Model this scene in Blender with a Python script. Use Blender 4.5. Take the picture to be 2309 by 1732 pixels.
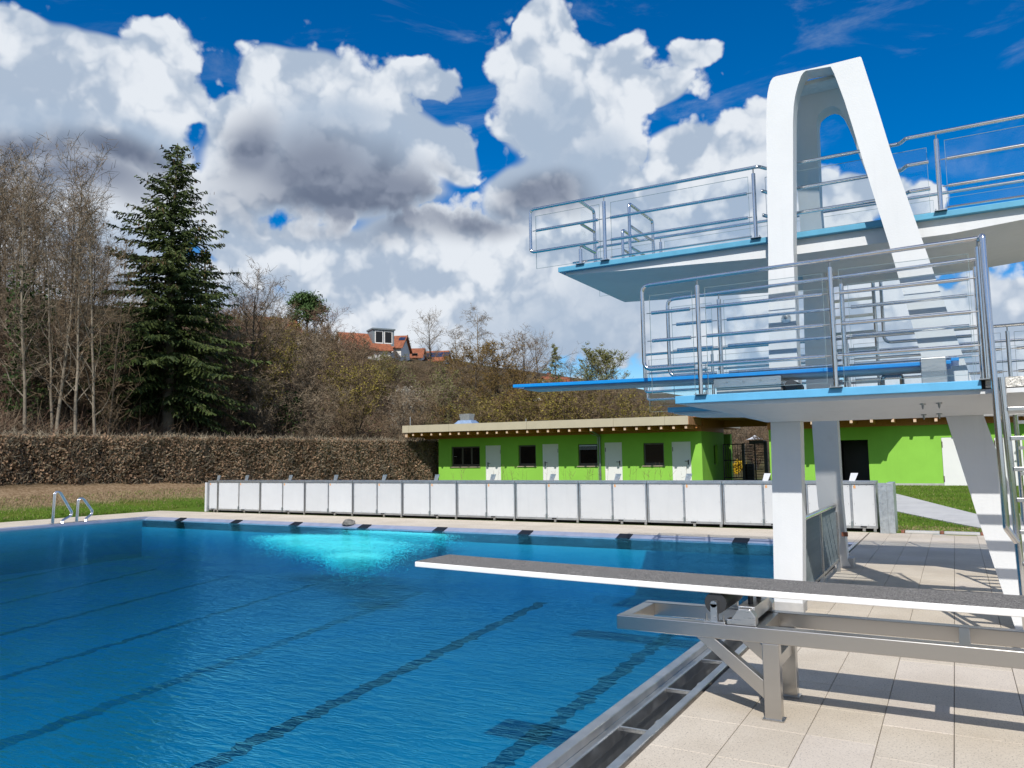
import bpy, math, random
import numpy as np
from mathutils import Vector, Matrix

# ---------------------------------------------------------------- clearing, camera, world, sun, exposure
for o in list(bpy.data.objects): bpy.data.objects.remove(o, do_unlink=True)
sc = bpy.context.scene
COL = sc.collection
R = math.radians

W, Hh, F = 2309.0, 1732.0, 1761.0
PITCH, ROLL, YAW, CZ = R(5.43), R(-0.86), R(29.38), 1.70
fw = Vector((-math.sin(YAW)*math.cos(PITCH), math.cos(YAW)*math.cos(PITCH), math.sin(PITCH)))
rt0 = Vector((math.cos(YAW), math.sin(YAW), 0)); up0 = rt0.cross(fw)
rt = rt0*math.cos(ROLL) + up0*math.sin(ROLL)
up = up0*math.cos(ROLL) - rt0*math.sin(ROLL)
CAM = Vector((0, 0, CZ))
cam = bpy.data.cameras.new('camera'); cam.sensor_width = 36.0; cam.lens = F/W*36.0
cam.clip_start = 0.05; cam.clip_end = 4000
cam_o = bpy.data.objects.new('camera', cam); COL.objects.link(cam_o)
cam_o.matrix_world = Matrix(((rt.x, up.x, -fw.x, 0), (rt.y, up.y, -fw.y, 0), (rt.z, up.z, -fw.z, CZ), (0, 0, 0, 1)))
sc.camera = cam_o

def ray(x, y): return fw + rt*((x-W/2)/F) - up*((y-Hh/2)/F)
def onz(x, y, z=0.0): d = ray(x, y); return CAM + d*((z-CZ)/d.z)      # measured point on a level plane
def ony(x, y, Y): d = ray(x, y); return CAM + d*(Y/d.y)               # measured point on a plane across the pool
def onx(x, y, X): d = ray(x, y); return CAM + d*(X/d.x)
def azel(x, y):
    d = ray(x, y).normalized(); return (math.atan2(d.x, d.y), math.asin(d.z))

# light falls towards (-0.30, 1.0, -1.0)
LD = Vector((-0.30, 1.0, -1.0)).normalized()
sun = bpy.data.lights.new('sun', 'SUN'); sun.energy = 4.6; sun.angle = R(0.53); sun.color = (1.0, 0.955, 0.89)
sun_o = bpy.data.objects.new('sun', sun); COL.objects.link(sun_o)
sun_o.rotation_euler = LD.to_track_quat('-Z', 'Y').to_euler(); sun_o.location = (6, -20, 30)

sc.view_settings.view_transform = 'Standard'; sc.view_settings.look = 'None'
sc.view_settings.exposure = 0.0; sc.view_settings.gamma = 1.0; sc.view_settings.use_curve_mapping = False
sc.render.engine = 'CYCLES'
sc.cycles.use_denoising = True
sc.cycles.max_bounces = 10; sc.cycles.transparent_max_bounces = 40
sc.cycles.diffuse_bounces = 3; sc.cycles.glossy_bounces = 3; sc.cycles.transmission_bounces = 4
sc.cycles.caustics_reflective = False; sc.cycles.caustics_refractive = False
sc.cycles.sample_clamp_indirect = 6.0

class NT:
    """small helper to write node trees"""
    def __init__(s, tree): s.t = tree; s.n = tree.nodes; s.l = tree.links
    def new(s, typ, **kw):
        nd = s.n.new(typ)
        for k, v in kw.items():
            if k == 'inp':
                for kk, vv in v.items():
                    sock = nd.inputs[kk]
                    if hasattr(vv, 'is_linked') or isinstance(vv, bpy.types.NodeSocket): s.l.new(vv, sock)
                    else: sock.default_value = vv
            else: setattr(nd, k, v)
        return nd
    def math(s, op, a, b=None, clamp=False):
        nd = s.n.new('ShaderNodeMath'); nd.operation = op; nd.use_clamp = clamp
        for i, v in enumerate((a, b)):
            if v is None: continue
            if isinstance(v, bpy.types.NodeSocket): s.l.new(v, nd.inputs[i])
            else: nd.inputs[i].default_value = v
        return nd.outputs[0]
    def vmath(s, op, a, b=None):
        nd = s.n.new('ShaderNodeVectorMath'); nd.operation = op
        for i, v in enumerate((a, b)):
            if v is None: continue
            if isinstance(v, bpy.types.NodeSocket): s.l.new(v, nd.inputs[i])
            else: nd.inputs[i].default_value = v
        return nd
    def smooth(s, x, a, b, lo=0.0, hi=1.0):
        nd = s.new('ShaderNodeMapRange', interpolation_type='SMOOTHSTEP', inp={'Value': x, 'From Min': a, 'From Max': b, 'To Min': lo, 'To Max': hi})
        return nd.outputs[0]
    def mix(s, f, a, b, typ='RGBA', blend='MIX'):
        nd = s.n.new('ShaderNodeMix'); nd.data_type = typ; nd.blend_type = blend
        idx = {'RGBA': (6, 7, 2), 'FLOAT': (2, 3, 0)}[typ]
        for i, v in ((0, f), (idx[0], a), (idx[1], b)):
            if isinstance(v, bpy.types.NodeSocket): s.l.new(v, nd.inputs[i])
            else: nd.inputs[i].default_value = (tuple(v)+(1.0,) if (typ == 'RGBA' and i and len(v) == 3) else v)
        return nd.outputs[idx[2]]
    def noise(s, vec, scale, detail=4.0, rough=0.55, dist=0.0, out='Fac', dim='3D'):
        nd = s.new('ShaderNodeTexNoise', noise_dimensions=dim, inp={'Scale': scale, 'Detail': detail, 'Roughness': rough, 'Distortion': dist})
        if vec is not None: s.l.new(vec, nd.inputs['Vector'])
        return nd.outputs[out]

# ---------------------------------------------------------------- sky: nishita air with cumulus laid out by azimuth and elevation
world = bpy.data.worlds.new('World'); sc.world = world; world.use_nodes = True
wt = NT(world.node_tree); wt.n.clear()
wout = wt.new('ShaderNodeOutputWorld')
geo = wt.new('ShaderNodeTexCoord').outputs['Generated']
nrm = wt.vmath('NORMALIZE', geo).outputs[0]
sep = wt.new('ShaderNodeSeparateXYZ', inp={0: nrm})
az = wt.math('ARCTAN2', sep.outputs[0], sep.outputs[1]); el = wt.math('ARCSINE', sep.outputs[2])
sky = wt.new('ShaderNodeTexSky', sky_type='NISHITA', sun_disc=False, sun_elevation=R(43.8), sun_rotation=R(163.3), altitude=300.0, air_density=1.0, dust_density=0.3, ozone_density=2.5)
hs = wt.new('ShaderNodeHueSaturation', inp={'Hue': 0.508, 'Saturation': 1.58, 'Value': 1.22, 'Color': sky.outputs[0]})
bg_sky = wt.new('ShaderNodeBackground', inp={'Color': hs.outputs[0], 'Strength': 0.10})

comb = wt.new('ShaderNodeCombineXYZ', inp={0: az, 1: el, 2: 0.0}).outputs[0]
n_big = wt.noise(nrm, 5.0, 3.0, 0.5, out='Color')
warp = wt.vmath('SCALE', wt.vmath('SUBTRACT', n_big, (0.5, 0.5, 0.5)).outputs[0]); warp.inputs['Scale'].default_value = 0.10
pos = wt.vmath('ADD', comb, warp.outputs[0]).outputs[0]
pos2d = wt.vmath('MULTIPLY', pos, (1, 1, 0)).outputs[0]
S = 2309/2212.0
def blob_field(blobs, k=0.25):
    acc = None
    for (x, y, rx, ry) in blobs:
        a0, e0 = azel(x*S, y*S)
        a1, e1 = azel((x+rx)*S, y*S); a2, e2 = azel(x*S, (y-ry)*S)
        sx = max(abs(a1-a0), 1e-3); sy = max(abs(e2-e0), 1e-3)
        v = wt.vmath('SUBTRACT', pos2d, (a0, e0, 0)).outputs[0]
        v = wt.vmath('MULTIPLY', v, (1/sx, 1/sy, 0)).outputs[0]
        d = wt.math('SUBTRACT', 1.0, wt.vmath('LENGTH', v).outputs['Value'])
        if acc is None: acc = d
        else:
            nd = wt.n.new('ShaderNodeMath'); nd.operation = 'SMOOTH_MAX'
            wt.l.new(acc, nd.inputs[0]); wt.l.new(d, nd.inputs[1]); nd.inputs[2].default_value = k
            acc = nd.outputs[0]
    return acc
CLOUDS = [(110,190,110,80),(230,230,120,90),(-60,120,200,140),(50,90,130,95),(190,140,190,130),(310,130,120,115),(385,195,75,60),(60,290,260,170),(290,330,170,120),(60,450,260,150),(260,420,220,130),
    (600,190,120,105),(700,260,230,160),(800,320,220,130),(620,330,220,150),(965,330,85,80),(760,410,260,95),(490,250,60,70),
    (1190,60,90,70),(1190,150,130,110),(1210,250,160,140),(1260,340,170,140),(1400,190,120,75),(1490,110,55,45),(1300,150,120,80),(1160,420,190,110),(1280,440,150,100),(930,190,80,45),
    (1490,360,130,95),(1600,330,140,85),(1640,420,140,120),(1400,480,260,120),(1780,460,180,75),(1870,420,70,55),(1960,470,70,50),
    (480,430,90,110),(520,520,90,70),(700,560,180,90),(780,610,70,40),(1000,560,360,130),(1300,600,420,170),(900,700,480,120),(300,640,420,130),(60,620,300,120),
    (1600,640,420,170),(1900,720,300,120),(2150,760,220,110),(2200,660,120,50),(1750,620,140,60)]
DARK = [(750,440,310,85),(680,380,240,95),(860,415,180,80),(540,330,90,90),(230,345,230,60),(160,400,240,80),(40,330,170,50),(1150,410,120,55),(1010,470,120,60),
    (820,470,240,60)]
SOFT = [(680,300,190,120),(820,350,180,90),(60,260,200,70),(300,290,170,60),(1210,250,110,120),(1280,360,140,110),(1160,300,90,140),(1400,600,320,150),(1200,720,360,130),(760,280,150,60),(300,560,300,90)]
dens = blob_field(CLOUDS)
nf = wt.noise(nrm, 9.0, 8.0, 0.60)
nf2 = wt.noise(nrm, 26.0, 5.0, 0.58)
def lobes(off):
    wv = wt.vmath('SCALE', wt.vmath('SUBTRACT', wt.noise(nrm, 11.0, 4.0, 0.6, out='Color'), (0.5, 0.5, 0.5)).outputs[0]); wv.inputs['Scale'].default_value = 0.10
    pv = wt.vmath('ADD', nrm, wv.outputs[0]).outputs[0]
    if off: pv = wt.vmath('ADD', pv, off).outputs[0]
    acc_ = None
    for sc_, am in ((11.0, 0.75), (25.0, 0.42)) + (() if off else ((55.0, 0.20),)):
        vo = wt.new('ShaderNodeTexVoronoi', feature='F1', inp={'Vector': pv, 'Scale': sc_}).outputs['Distance']
        q_ = wt.math('MULTIPLY', wt.math('SUBTRACT', 0.50, wt.math('MULTIPLY', vo, vo) if False else vo), am)
        acc_ = q_ if acc_ is None else wt.math('ADD', acc_, q_)
    return acc_
lob = lobes(None); lob_up = lobes((0.006, -0.010, 0.022))
edge = wt.math('ADD', wt.math('ADD', wt.math('MULTIPLY', wt.math('SUBTRACT', nf, 0.5), 0.85), wt.math('MULTIPLY', wt.math('SUBTRACT', nf2, 0.5), 0.40)), wt.math('MULTIPLY', lob, 0.95))
# beyond the measured part of the sky the same kind of cumulus carries on
gen = wt.math('SUBTRACT', wt.math('MULTIPLY', wt.noise(nrm, 2.6, 4.0, 0.5), 2.4), 1.15)
outside = wt.math('MAXIMUM', wt.smooth(wt.math('ABSOLUTE', wt.math('ADD', az, YAW)), 0.62, 0.85), wt.smooth(el, 0.60, 0.80))
dens = wt.mix(outside, dens, gen, 'FLOAT')
dens = wt.math('MAXIMUM', dens, wt.math('SUBTRACT', 0.45, wt.math('MULTIPLY', wt.math('ABSOLUTE', el), 5.0)))
rho = wt.math('ADD', wt.math('ADD', dens, wt.smooth(el, 0.34, 0.20, 0.0, 0.10)), edge)
rho = wt.math('MAXIMUM', rho, wt.math('MULTIPLY', wt.math('SUBTRACT', dens, 0.17), 1.5))
mask = wt.smooth(rho, -0.01, 0.20)
veil = wt.noise(wt.vmath('MULTIPLY', comb, (3.0, 9.0, 1.0)).outputs[0], 1.6, 7.0, 0.62, 0.6)
mask = wt.math('MAXIMUM', mask, wt.math('MULTIPLY', wt.smooth(veil, 0.52, 0.80), 0.34))
dk = wt.math('ADD', blob_field(DARK, 0.3), wt.math('MULTIPLY', wt.math('SUBTRACT', wt.noise(nrm, 7.0, 4.0, 0.5), 0.5), 0.45))
dk = wt.mix(outside, dk, wt.math('SUBTRACT', gen, 0.15), 'FLOAT')
sf = wt.math('ADD', blob_field(SOFT, 0.3), wt.math('MULTIPLY', wt.math('SUBTRACT', nf, 0.5), 1.2))
rim = wt.smooth(rho, 0.02, 0.55)
d_amt = wt.math('MULTIPLY', wt.smooth(dk, -0.28, 0.80), rim)
def billow(sc_, off):
    a_ = wt.noise(nrm, sc_, 4.0, 0.55)
    b_ = wt.noise(wt.vmath('ADD', nrm, (0.25*off, -0.35*off, off)).outputs[0], sc_, 4.0, 0.55)
    return wt.math('SUBTRACT', a_, b_)
relief = wt.math('ADD', wt.math('MULTIPLY', billow(9.0, 0.030), 1.1), wt.math('ADD', wt.math('MULTIPLY', wt.math('SUBTRACT', lob, lob_up), 1.6), wt.math('MULTIPLY', lob, 0.55)))
puff = wt.smooth(wt.math('ADD', relief, wt.math('MULTIPLY', wt.math('SUBTRACT', wt.noise(nrm, 6.0, 4.0, 0.5), 0.5), 0.9)), -0.42, 0.34)
white = wt.mix(puff, (0.42, 0.51, 0.64), (0.79, 0.835, 0.895))
c1 = wt.mix(wt.math('MULTIPLY', wt.smooth(sf, 0.0, 0.8), 0.75), white, (0.40, 0.50, 0.64))
c2 = wt.mix(d_amt, c1, wt.mix(puff, (0.150, 0.185, 0.265), (0.245, 0.285, 0.375)))
bg_cl = wt.new('ShaderNodeBackground', inp={'Color': c2, 'Strength': 1.0})
mixw = wt.new('ShaderNodeMixShader', inp={0: mask, 1: bg_sky.outputs[0], 2: bg_cl.outputs[0]})
wt.l.new(mixw.outputs[0], wout.inputs[0])
world.cycles.sampling_method = 'MANUAL'; world.cycles.sample_map_resolution = 512

# ---------------------------------------------------------------- mesh helpers
def link(name, me, mat=None, parent=None):
    o = bpy.data.objects.new(name, me); COL.objects.link(o)
    if mat is not None:
        me.materials.clear()
        for m in (mat if isinstance(mat, (list, tuple)) else [mat]): me.materials.append(m)
    if parent is not None: o.parent = parent
    return o
def wloc(o):
    v = Vector((0, 0, 0))
    while o is not None: v += o.location; o = o.parent
    return v
def tag(o, label=None, cat=None, group=None, kind=None):
    if label: o['label'] = label
    if cat: o['category'] = cat
    if group: o['group'] = group
    if kind: o['kind'] = kind
    return o
def thing(name, label, cat, loc=(0, 0, 0), group=None):
    o = bpy.data.objects.new(name, None); COL.objects.link(o); o.location = loc; o.empty_display_size = 0.2
    return tag(o, label, cat, group)
def copy_tree(o, parent=None):
    c = o.copy(); COL.objects.link(c); c.parent = parent
    for ch in list(o.children): copy_tree(ch, c)
    return c

def fillet(pts, r, n=5):
    pts = [Vector(p) for p in pts]; out = [pts[0]]
    for i in range(1, len(pts)-1):
        a, b, c = pts[i-1], pts[i], pts[i+1]
        u = (a-b); v = (c-b); lu, lv = u.length, v.length; u.normalize(); v.normalize()
        ang = u.angle(v, 3.14159)
        if ang > 3.1: out.append(b); continue
        t = min(r/math.tan(ang/2), lu*0.48, lv*0.48)
        p0, p1 = b+u*t, b+v*t
        for k in range(n+1):
            s = k/n; out.append((p0*(1-s)+b*s)*(1-s) + (b*(1-s)+p1*s)*s)
    out.append(pts[-1]); return out

class MB:
    """collects shapes, builds ONE mesh object"""
    def __init__(s): s.v = []; s.f = []; s.m = []
    def add(s, vs, fs, mi=0):
        k = len(s.v); s.v += [tuple(v) for v in vs]; s.f += [tuple(i+k for i in f) for f in fs]; s.m += [mi]*len(fs); return s
    def box(s, x0, x1, y0, y1, z0, z1, mi=0):
        v = [(x0,y0,z0),(x1,y0,z0),(x1,y1,z0),(x0,y1,z0),(x0,y0,z1),(x1,y0,z1),(x1,y1,z1),(x0,y1,z1)]
        return s.add(v, [(0,3,2,1),(4,5,6,7),(0,1,5,4),(1,2,6,5),(2,3,7,6),(3,0,4,7)], mi)
    def hexa(s, v8, mi=0):   # bottom ring 0-3, top ring 4-7
        return s.add(v8, [(0,3,2,1),(4,5,6,7),(0,1,5,4),(1,2,6,5),(2,3,7,6),(3,0,4,7)], mi)
    def prism(s, poly, off, mi=0):
        """poly: ring of 3D points; extruded by vector off (caps are n-gons)"""
        n = len(poly); off = Vector(off)
        a = [Vector(p) for p in poly]; b = [p+off for p in a]
        return s.add(a+b, [tuple(range(n-1, -1, -1)), tuple(range(n, 2*n))] + [(i, (i+1) % n, n+(i+1) % n, n+i) for i in range(n)], mi)
    def tube(s, path, r, n=8, mi=0, r1=None, caps=True):
        path = [Vector(p) for p in path]; m = len(path); rings = []
        t0 = (path[1]-path[0]).normalized()
        ref = Vector((0, 0, 1)) if abs(t0.z) < 0.9 else Vector((1, 0, 0))
        nx = t0.cross(ref).normalized()
        for i, p in enumerate(path):
            if i == 0: t = path[1]-path[0]
            elif i == m-1: t = path[-1]-path[-2]
            else: t = (path[i+1]-p).normalized() + (p-path[i-1]).normalized()
            t.normalize()
            nx = (nx - t*nx.dot(t)).normalized(); ny = t.cross(nx)
            rr = r if r1 is None else r + (r1-r)*i/(m-1)
            rings.append([p + nx*math.cos(2*math.pi*k/n)*rr + ny*math.sin(2*math.pi*k/n)*rr for k in range(n)])
        vs = [v for rg in rings for v in rg]; fs = []
        for i in range(m-1):
            for k in range(n): fs.append((i*n+k, i*n+(k+1) % n, (i+1)*n+(k+1) % n, (i+1)*n+k))
        if caps: fs += [tuple(range(n-1, -1, -1)), tuple(range((m-1)*n, m*n))]
        return s.add(vs, fs, mi)
    def mesh(s, name, off=(0, 0, 0), smooth=False, angle=None):
        me = bpy.data.meshes.new(name); off = Vector(off)
        me.from_pydata([tuple(Vector(v)-off) for v in s.v], [], s.f)
        if any(s.m): me.polygons.foreach_set('material_index', s.m)
        me.validate(); me.update()
        if smooth:
            me.polygons.foreach_set('use_smooth', [True]*len(me.polygons))
            me.set_sharp_from_angle(angle=R(40 if angle is None else angle))
        return me
    def build(s, name, mat, parent=None, smooth=False, bevel=0.0, kind=None, label=None):
        o = link(name, s.mesh(name, wloc(parent) if parent is not None else (0, 0, 0), smooth), mat, parent)
        if bevel:
            md = o.modifiers.new('bevel', 'BEVEL'); md.width = bevel; md.segments = 2; md.limit_method = 'ANGLE'; md.angle_limit = R(35)
        if kind: o['kind'] = kind
        if label: o['label'] = label
        return o
def own(o, base):
    """give a one-mesh thing its origin at its base"""
    b = Vector(base); o.data.transform(Matrix.Translation(-b)); o.location = b; return o
def arr_mesh(name, V, Fa, mi=None):
    V = np.asarray(V, np.float32); Fa = np.asarray(Fa, np.int32); k = Fa.shape[1]
    me = bpy.data.meshes.new(name)
    me.vertices.add(len(V)); me.vertices.foreach_set('co', V.ravel())
    me.loops.add(Fa.size); me.loops.foreach_set('vertex_index', Fa.ravel())
    me.polygons.add(len(Fa)); me.polygons.foreach_set('loop_start', np.arange(0, Fa.size, k, dtype=np.int32))
    if mi is not None: me.polygons.foreach_set('material_index', np.asarray(mi, np.int32))
    me.update(calc_edges=True); return me
def quads(C, A, B):
    """quads with centres C and half axes A, B"""
    n = len(C); V = np.empty((n*4, 3), np.float32)
    V[0::4] = C-A-B; V[1::4] = C+A-B; V[2::4] = C+A+B; V[3::4] = C-A+B
    return V, np.arange(n*4, dtype=np.int32).reshape(n, 4)
def rnd_dirs(g, n):
    d = g.normal(size=(n, 3)); return d/np.linalg.norm(d, axis=1, keepdims=True)

# ---------------------------------------------------------------- materials
def mat(name, col, rough=0.5, metal=0.0, spec=0.5, var=None, bump=None, rand=0.0, col2=None, stretch=None, streak=0.0):
    m = bpy.data.materials.new(name); m.use_nodes = True; t = NT(m.node_tree)
    b = t.n['Principled BSDF']; b.inputs['Roughness'].default_value = rough; b.inputs['Metallic'].default_value = metal
    b.inputs['Specular IOR Level'].default_value = spec
    c4 = tuple(col)+(1.0,); b.inputs['Base Color'].default_value = c4
    co = t.new('ShaderNodeTexCoord').outputs['Object']
    if stretch is not None: co = t.vmath('MULTIPLY', co, stretch).outputs[0]
    c = None
    if var is not None:
        nz = t.noise(co, var[0], 6.0, 0.6)
        f = t.smooth(nz, 0.30, 0.70)
        lo = tuple(x*(1-var[1]) for x in col) if col2 is None else col2
        c = t.mix(f, lo, tuple(min(1, x*(1+var[1]*0.5)) for x in col) if col2 is None else col)
    if streak:
        sv = t.vmath('MULTIPLY', t.new('ShaderNodeNewGeometry').outputs['Position'], (9.0, 9.0, 0.55)).outputs[0]
        st_ = t.smooth(t.noise(sv, 1.0, 5.0, 0.65), 0.50, 0.78, 0.0, streak)
        c = t.mix(st_, c if c is not None else col, tuple(x*0.62 for x in col))
    if rand:
        oi = t.new('ShaderNodeObjectInfo').outputs['Random']
        k = t.math('ADD', 1.0-rand/2, t.math('MULTIPLY', oi, rand))
        mul = t.vmath('SCALE', c if c is not None else col[:3]); t.l.new(k, mul.inputs['Scale']); c = mul.outputs[0]
    if c is not None: t.l.new(c, b.inputs['Base Color'])
    if bump is not None:
        nb = t.noise(co, bump[0], 5.0, 0.6)
        bn = t.new('ShaderNodeBump', inp={'Strength': bump[1], 'Distance': 0.02 if len(bump) < 3 else bump[2], 'Height': nb}); t.l.new(bn.outputs[0], b.inputs['Normal'])
        if metal > 0.5 or rough < 0.45:
            t.l.new(t.smooth(nb, 0.2, 0.8, rough*0.8, min(1, rough*1.35)), b.inputs['Roughness'])
    return m
STEEL = mat('brushed_steel', (0.60, 0.595, 0.585), 0.30, 1.0, var=(3.0, 0.10), bump=(40, 0.05), stretch=(0.3, 3, 3))
TUBE = mat('polished_tube', (0.72, 0.71, 0.705), 0.14, 1.0, var=(6.0, 0.05))
BEAMST = mat('beam_steel', (0.50, 0.485, 0.46), 0.30, 1.0, var=(1.2, 0.05), stretch=(0.2, 2, 2))
GUTST = mat('gutter_steel', (0.68, 0.68, 0.67), 0.36, 1.0, var=(5.0, 0.18), bump=(20, 0.08))
GALV = mat('galvanised_sheet', (0.50, 0.54, 0.56), 0.42, 0.8, var=(12, 0.18), bump=(30, 0.05))
WHITE = mat('white_painted_concrete', (0.69, 0.705, 0.712), 0.62, spec=0.3, var=(1.6, 0.035), bump=(55, 0.10), streak=0.16)
PLASTER = mat('rough_white_plaster', (0.66, 0.66, 0.645), 0.75, spec=0.2, var=(5.0, 0.10), bump=(16, 0.6))
PLINTH = mat('grey_plinth', (0.42, 0.415, 0.40), 0.6, var=(6, 0.12), bump=(40, 0.1))
COPING = mat('light_blue_coping', (0.120, 0.410, 0.660), 0.5, spec=0.35, var=(5.0, 0.09), bump=(60, 0.06), streak=0.15)
COPING_UP = mat('teal_blue_coping', (0.105, 0.355, 0.520), 0.5, spec=0.35, var=(5.0, 0.10), bump=(60, 0.06))
BOARDBLUE = mat('bright_blue_board', (0.005, 0.250, 0.640), 0.32, var=(8, 0.06), bump=(90, 0.03))
BOARDGREY = mat('board_underside', (0.45, 0.50, 0.51), 0.55, var=(4, 0.08))
BOARDWHITE = mat('white_board_side', (0.82, 0.81, 0.785), 0.42, var=(3, 0.02))
RUBBER = mat('black_rubber', (0.025, 0.027, 0.030), 0.55, bump=(80, 0.1))
BLACK = mat('black_metal', (0.012, 0.012, 0.014), 0.45, var=(8, 0.2))
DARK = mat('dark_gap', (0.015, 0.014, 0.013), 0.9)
TILEBLACK = mat('black_lane_tile', (0.006, 0.008, 0.013), 0.55, var=(8, 0.2))
PANEL = mat('white_cabinet_panel', (0.545, 0.565, 0.580), 0.40, spec=0.4, var=(1.5, 0.03), rand=0.07, bump=(3, 0.03), streak=0.12)
CAULK = mat('cabinet_frame_aluminium', (0.52, 0.53, 0.53), 0.38, 0.9, var=(6, 0.12), bump=(50, 0.05))
WARN = mat('orange_warning_sticker', (0.75, 0.36, 0.12), 0.5)
BOLT = mat('bolt_steel', (0.40, 0.40, 0.39), 0.35, 1.0)
GREEN = mat('bright_green_render', (0.250, 0.535, 0.072), 0.8, spec=0.2, var=(0.6, 0.08), bump=(90, 0.12), streak=0.12)
FASCIA = mat('beige_fascia_sheet', (0.46, 0.41, 0.30), 0.5, var=(2.0, 0.05), rand=0.05)
WOOD = mat('brown_stained_wood', (0.460, 0.180, 0.052), 0.6, var=(6.0, 0.35), stretch=(8, 1, 8), bump=(30, 0.2), rand=0.2)
RAFTER_LIT = mat('sunlit_rafter_wood', (0.62, 0.46, 0.32), 0.6, var=(9, 0.2), rand=0.1)  # paler rafter copy: sunlight on the end faces put into the colour
DOORW = mat('white_steel_door', (0.74, 0.745, 0.73), 0.5, var=(2, 0.03))
WINFRAME = mat('brown_window_frame', (0.080, 0.066, 0.052), 0.45, var=(5, 0.1))
SILL = mat('bronze_sill', (0.36, 0.30, 0.23), 0.45, var=(5, 0.1))
ROOFTILE = mat('red_roof_tile', (0.310, 0.105, 0.050), 0.75, var=(2.5, 0.40), rand=0.15, bump=(3, 0.3))
HOUSEW = mat('white_house_wall', (0.72, 0.71, 0.68), 0.8, var=(1, 0.06))
ZINC = mat('zinc_dormer', (0.20, 0.235, 0.25), 0.5, 0.2, var=(3, 0.12))
SOLAR = mat('solar_panel', (0.010, 0.022, 0.070), 0.18, var=(4, 0.2))
CONCRETE = mat('pale_concrete_path', (0.50, 0.495, 0.48), 0.85, var=(2.0, 0.10), bump=(30, 0.2))
RUST = mat('rust_red_block', (0.25, 0.10, 0.06), 0.8, var=(10, 0.3))
PIPE = mat('zinc_downpipe', (0.23, 0.27, 0.28), 0.4, 0.6, var=(5, 0.15))
CHEQUER = mat('chequer_plate', (0.62, 0.60, 0.55), 0.4, 0.7, var=(10, 0.1), bump=(25, 0.9, 0.03))
SIGNW = mat('white_sign_sheet', (0.78, 0.80, 0.84), 0.5, var=(3, 0.03))
LIP = mat('pool_lip_steel', (0.270, 0.300, 0.400), 0.45, 0.0, var=(4, 0.12))
POOLST = mat('pool_basin_steel', (0.26, 0.40, 0.50), 0.55, 0.0, var=(0.5, 0.10))
BUBBLE = mat('bubble_white', (0.20, 1.0, 1.0), 0.5)

def glass_mat(name, tint, refl=0.055):
    m = bpy.data.materials.new(name); m.use_nodes = True; t = NT(m.node_tree); t.n.clear()
    out = t.new('ShaderNodeOutputMaterial')
    tr = t.new('ShaderNodeBsdfTransparent', inp={'Color': tuple(tint)+(1,)})
    gl = t.new('ShaderNodeBsdfGlossy', inp={'Color': (1, 1, 1, 1), 'Roughness': 0.03})
    bf = t.new('ShaderNodeNewGeometry').outputs['Backfacing']
    fr = t.new('ShaderNodeFresnel', inp={'IOR': t.mix(bf, 1.45, 1/1.45, 'FLOAT')})
    fac = t.math('MULTIPLY', fr.outputs[0], refl/0.034, clamp=True)
    mx = t.new('ShaderNodeMixShader', inp={0: fac, 1: tr.outputs[0], 2: gl.outputs[0]}); t.l.new(mx.outputs[0], out.inputs[0])
    return m
GLASS = glass_mat('railing_glass', (0.965, 0.978, 0.985), 0.015)
EDGE = mat('glass_edge', (0.22, 0.30, 0.32), 0.3)
def window_glass():
    m = mat('dark_window_glass', (0.006, 0.006, 0.007), 0.06, spec=0.5)
    return m
WINGLASS = window_glass()

def tile_mat():
    m = bpy.data.materials.new('beige_concrete_slab'); m.use_nodes = True; t = NT(m.node_tree)
    b = t.n['Principled BSDF']; b.inputs['Roughness'].default_value = 0.85; b.inputs['Specular IOR Level'].default_value = 0.25
    geo = t.new('ShaderNodeNewGeometry').outputs['Position']
    big = t.noise(geo, 1.3, 5.0, 0.6); fine = t.noise(geo, 40.0, 5.0, 0.75); sp = t.noise(geo, 92.0, 2.0, 0.6); sp2 = t.noise(geo, 75.0, 2.0, 0.5)
    oi = t.new('ShaderNodeObjectInfo').outputs['Random']
    base = t.mix(t.smooth(big, 0.3, 0.7), (0.560, 0.490, 0.395), (0.655, 0.585, 0.485))
    base = t.mix(t.smooth(fine, 0.25, 0.75), t.mix(0.3, base, (0.36, 0.31, 0.25)), base)
    base = t.mix(t.smooth(sp, 0.585, 0.66, 0.0, 0.62), base, (0.13, 0.115, 0.10))
    base = t.mix(t.smooth(sp2, 0.70, 0.74, 0.0, 0.5), base, (0.70, 0.66, 0.58))
    base = t.mix(t.math('MULTIPLY', t.smooth(oi, 0.86, 0.93), 0.18), base, (0.58, 0.53, 0.53))
    k = t.math('ADD', 0.965, t.math('MULTIPLY', oi, 0.07)); mul = t.vmath('SCALE', base); t.l.new(k, mul.inputs['Scale'])
    t.l.new(mul.outputs[0], b.inputs['Base Color'])
    bn = t.new('ShaderNodeBump', inp={'Strength': 0.35, 'Distance': 0.004, 'Height': t.math('ADD', fine, sp)}); t.l.new(bn.outputs[0], b.inputs['Normal'])
    return m
TILE = tile_mat()
JOINT = mat('dark_joint_bed', (0.130, 0.112, 0.090), 0.95, var=(8, 0.3))

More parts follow.
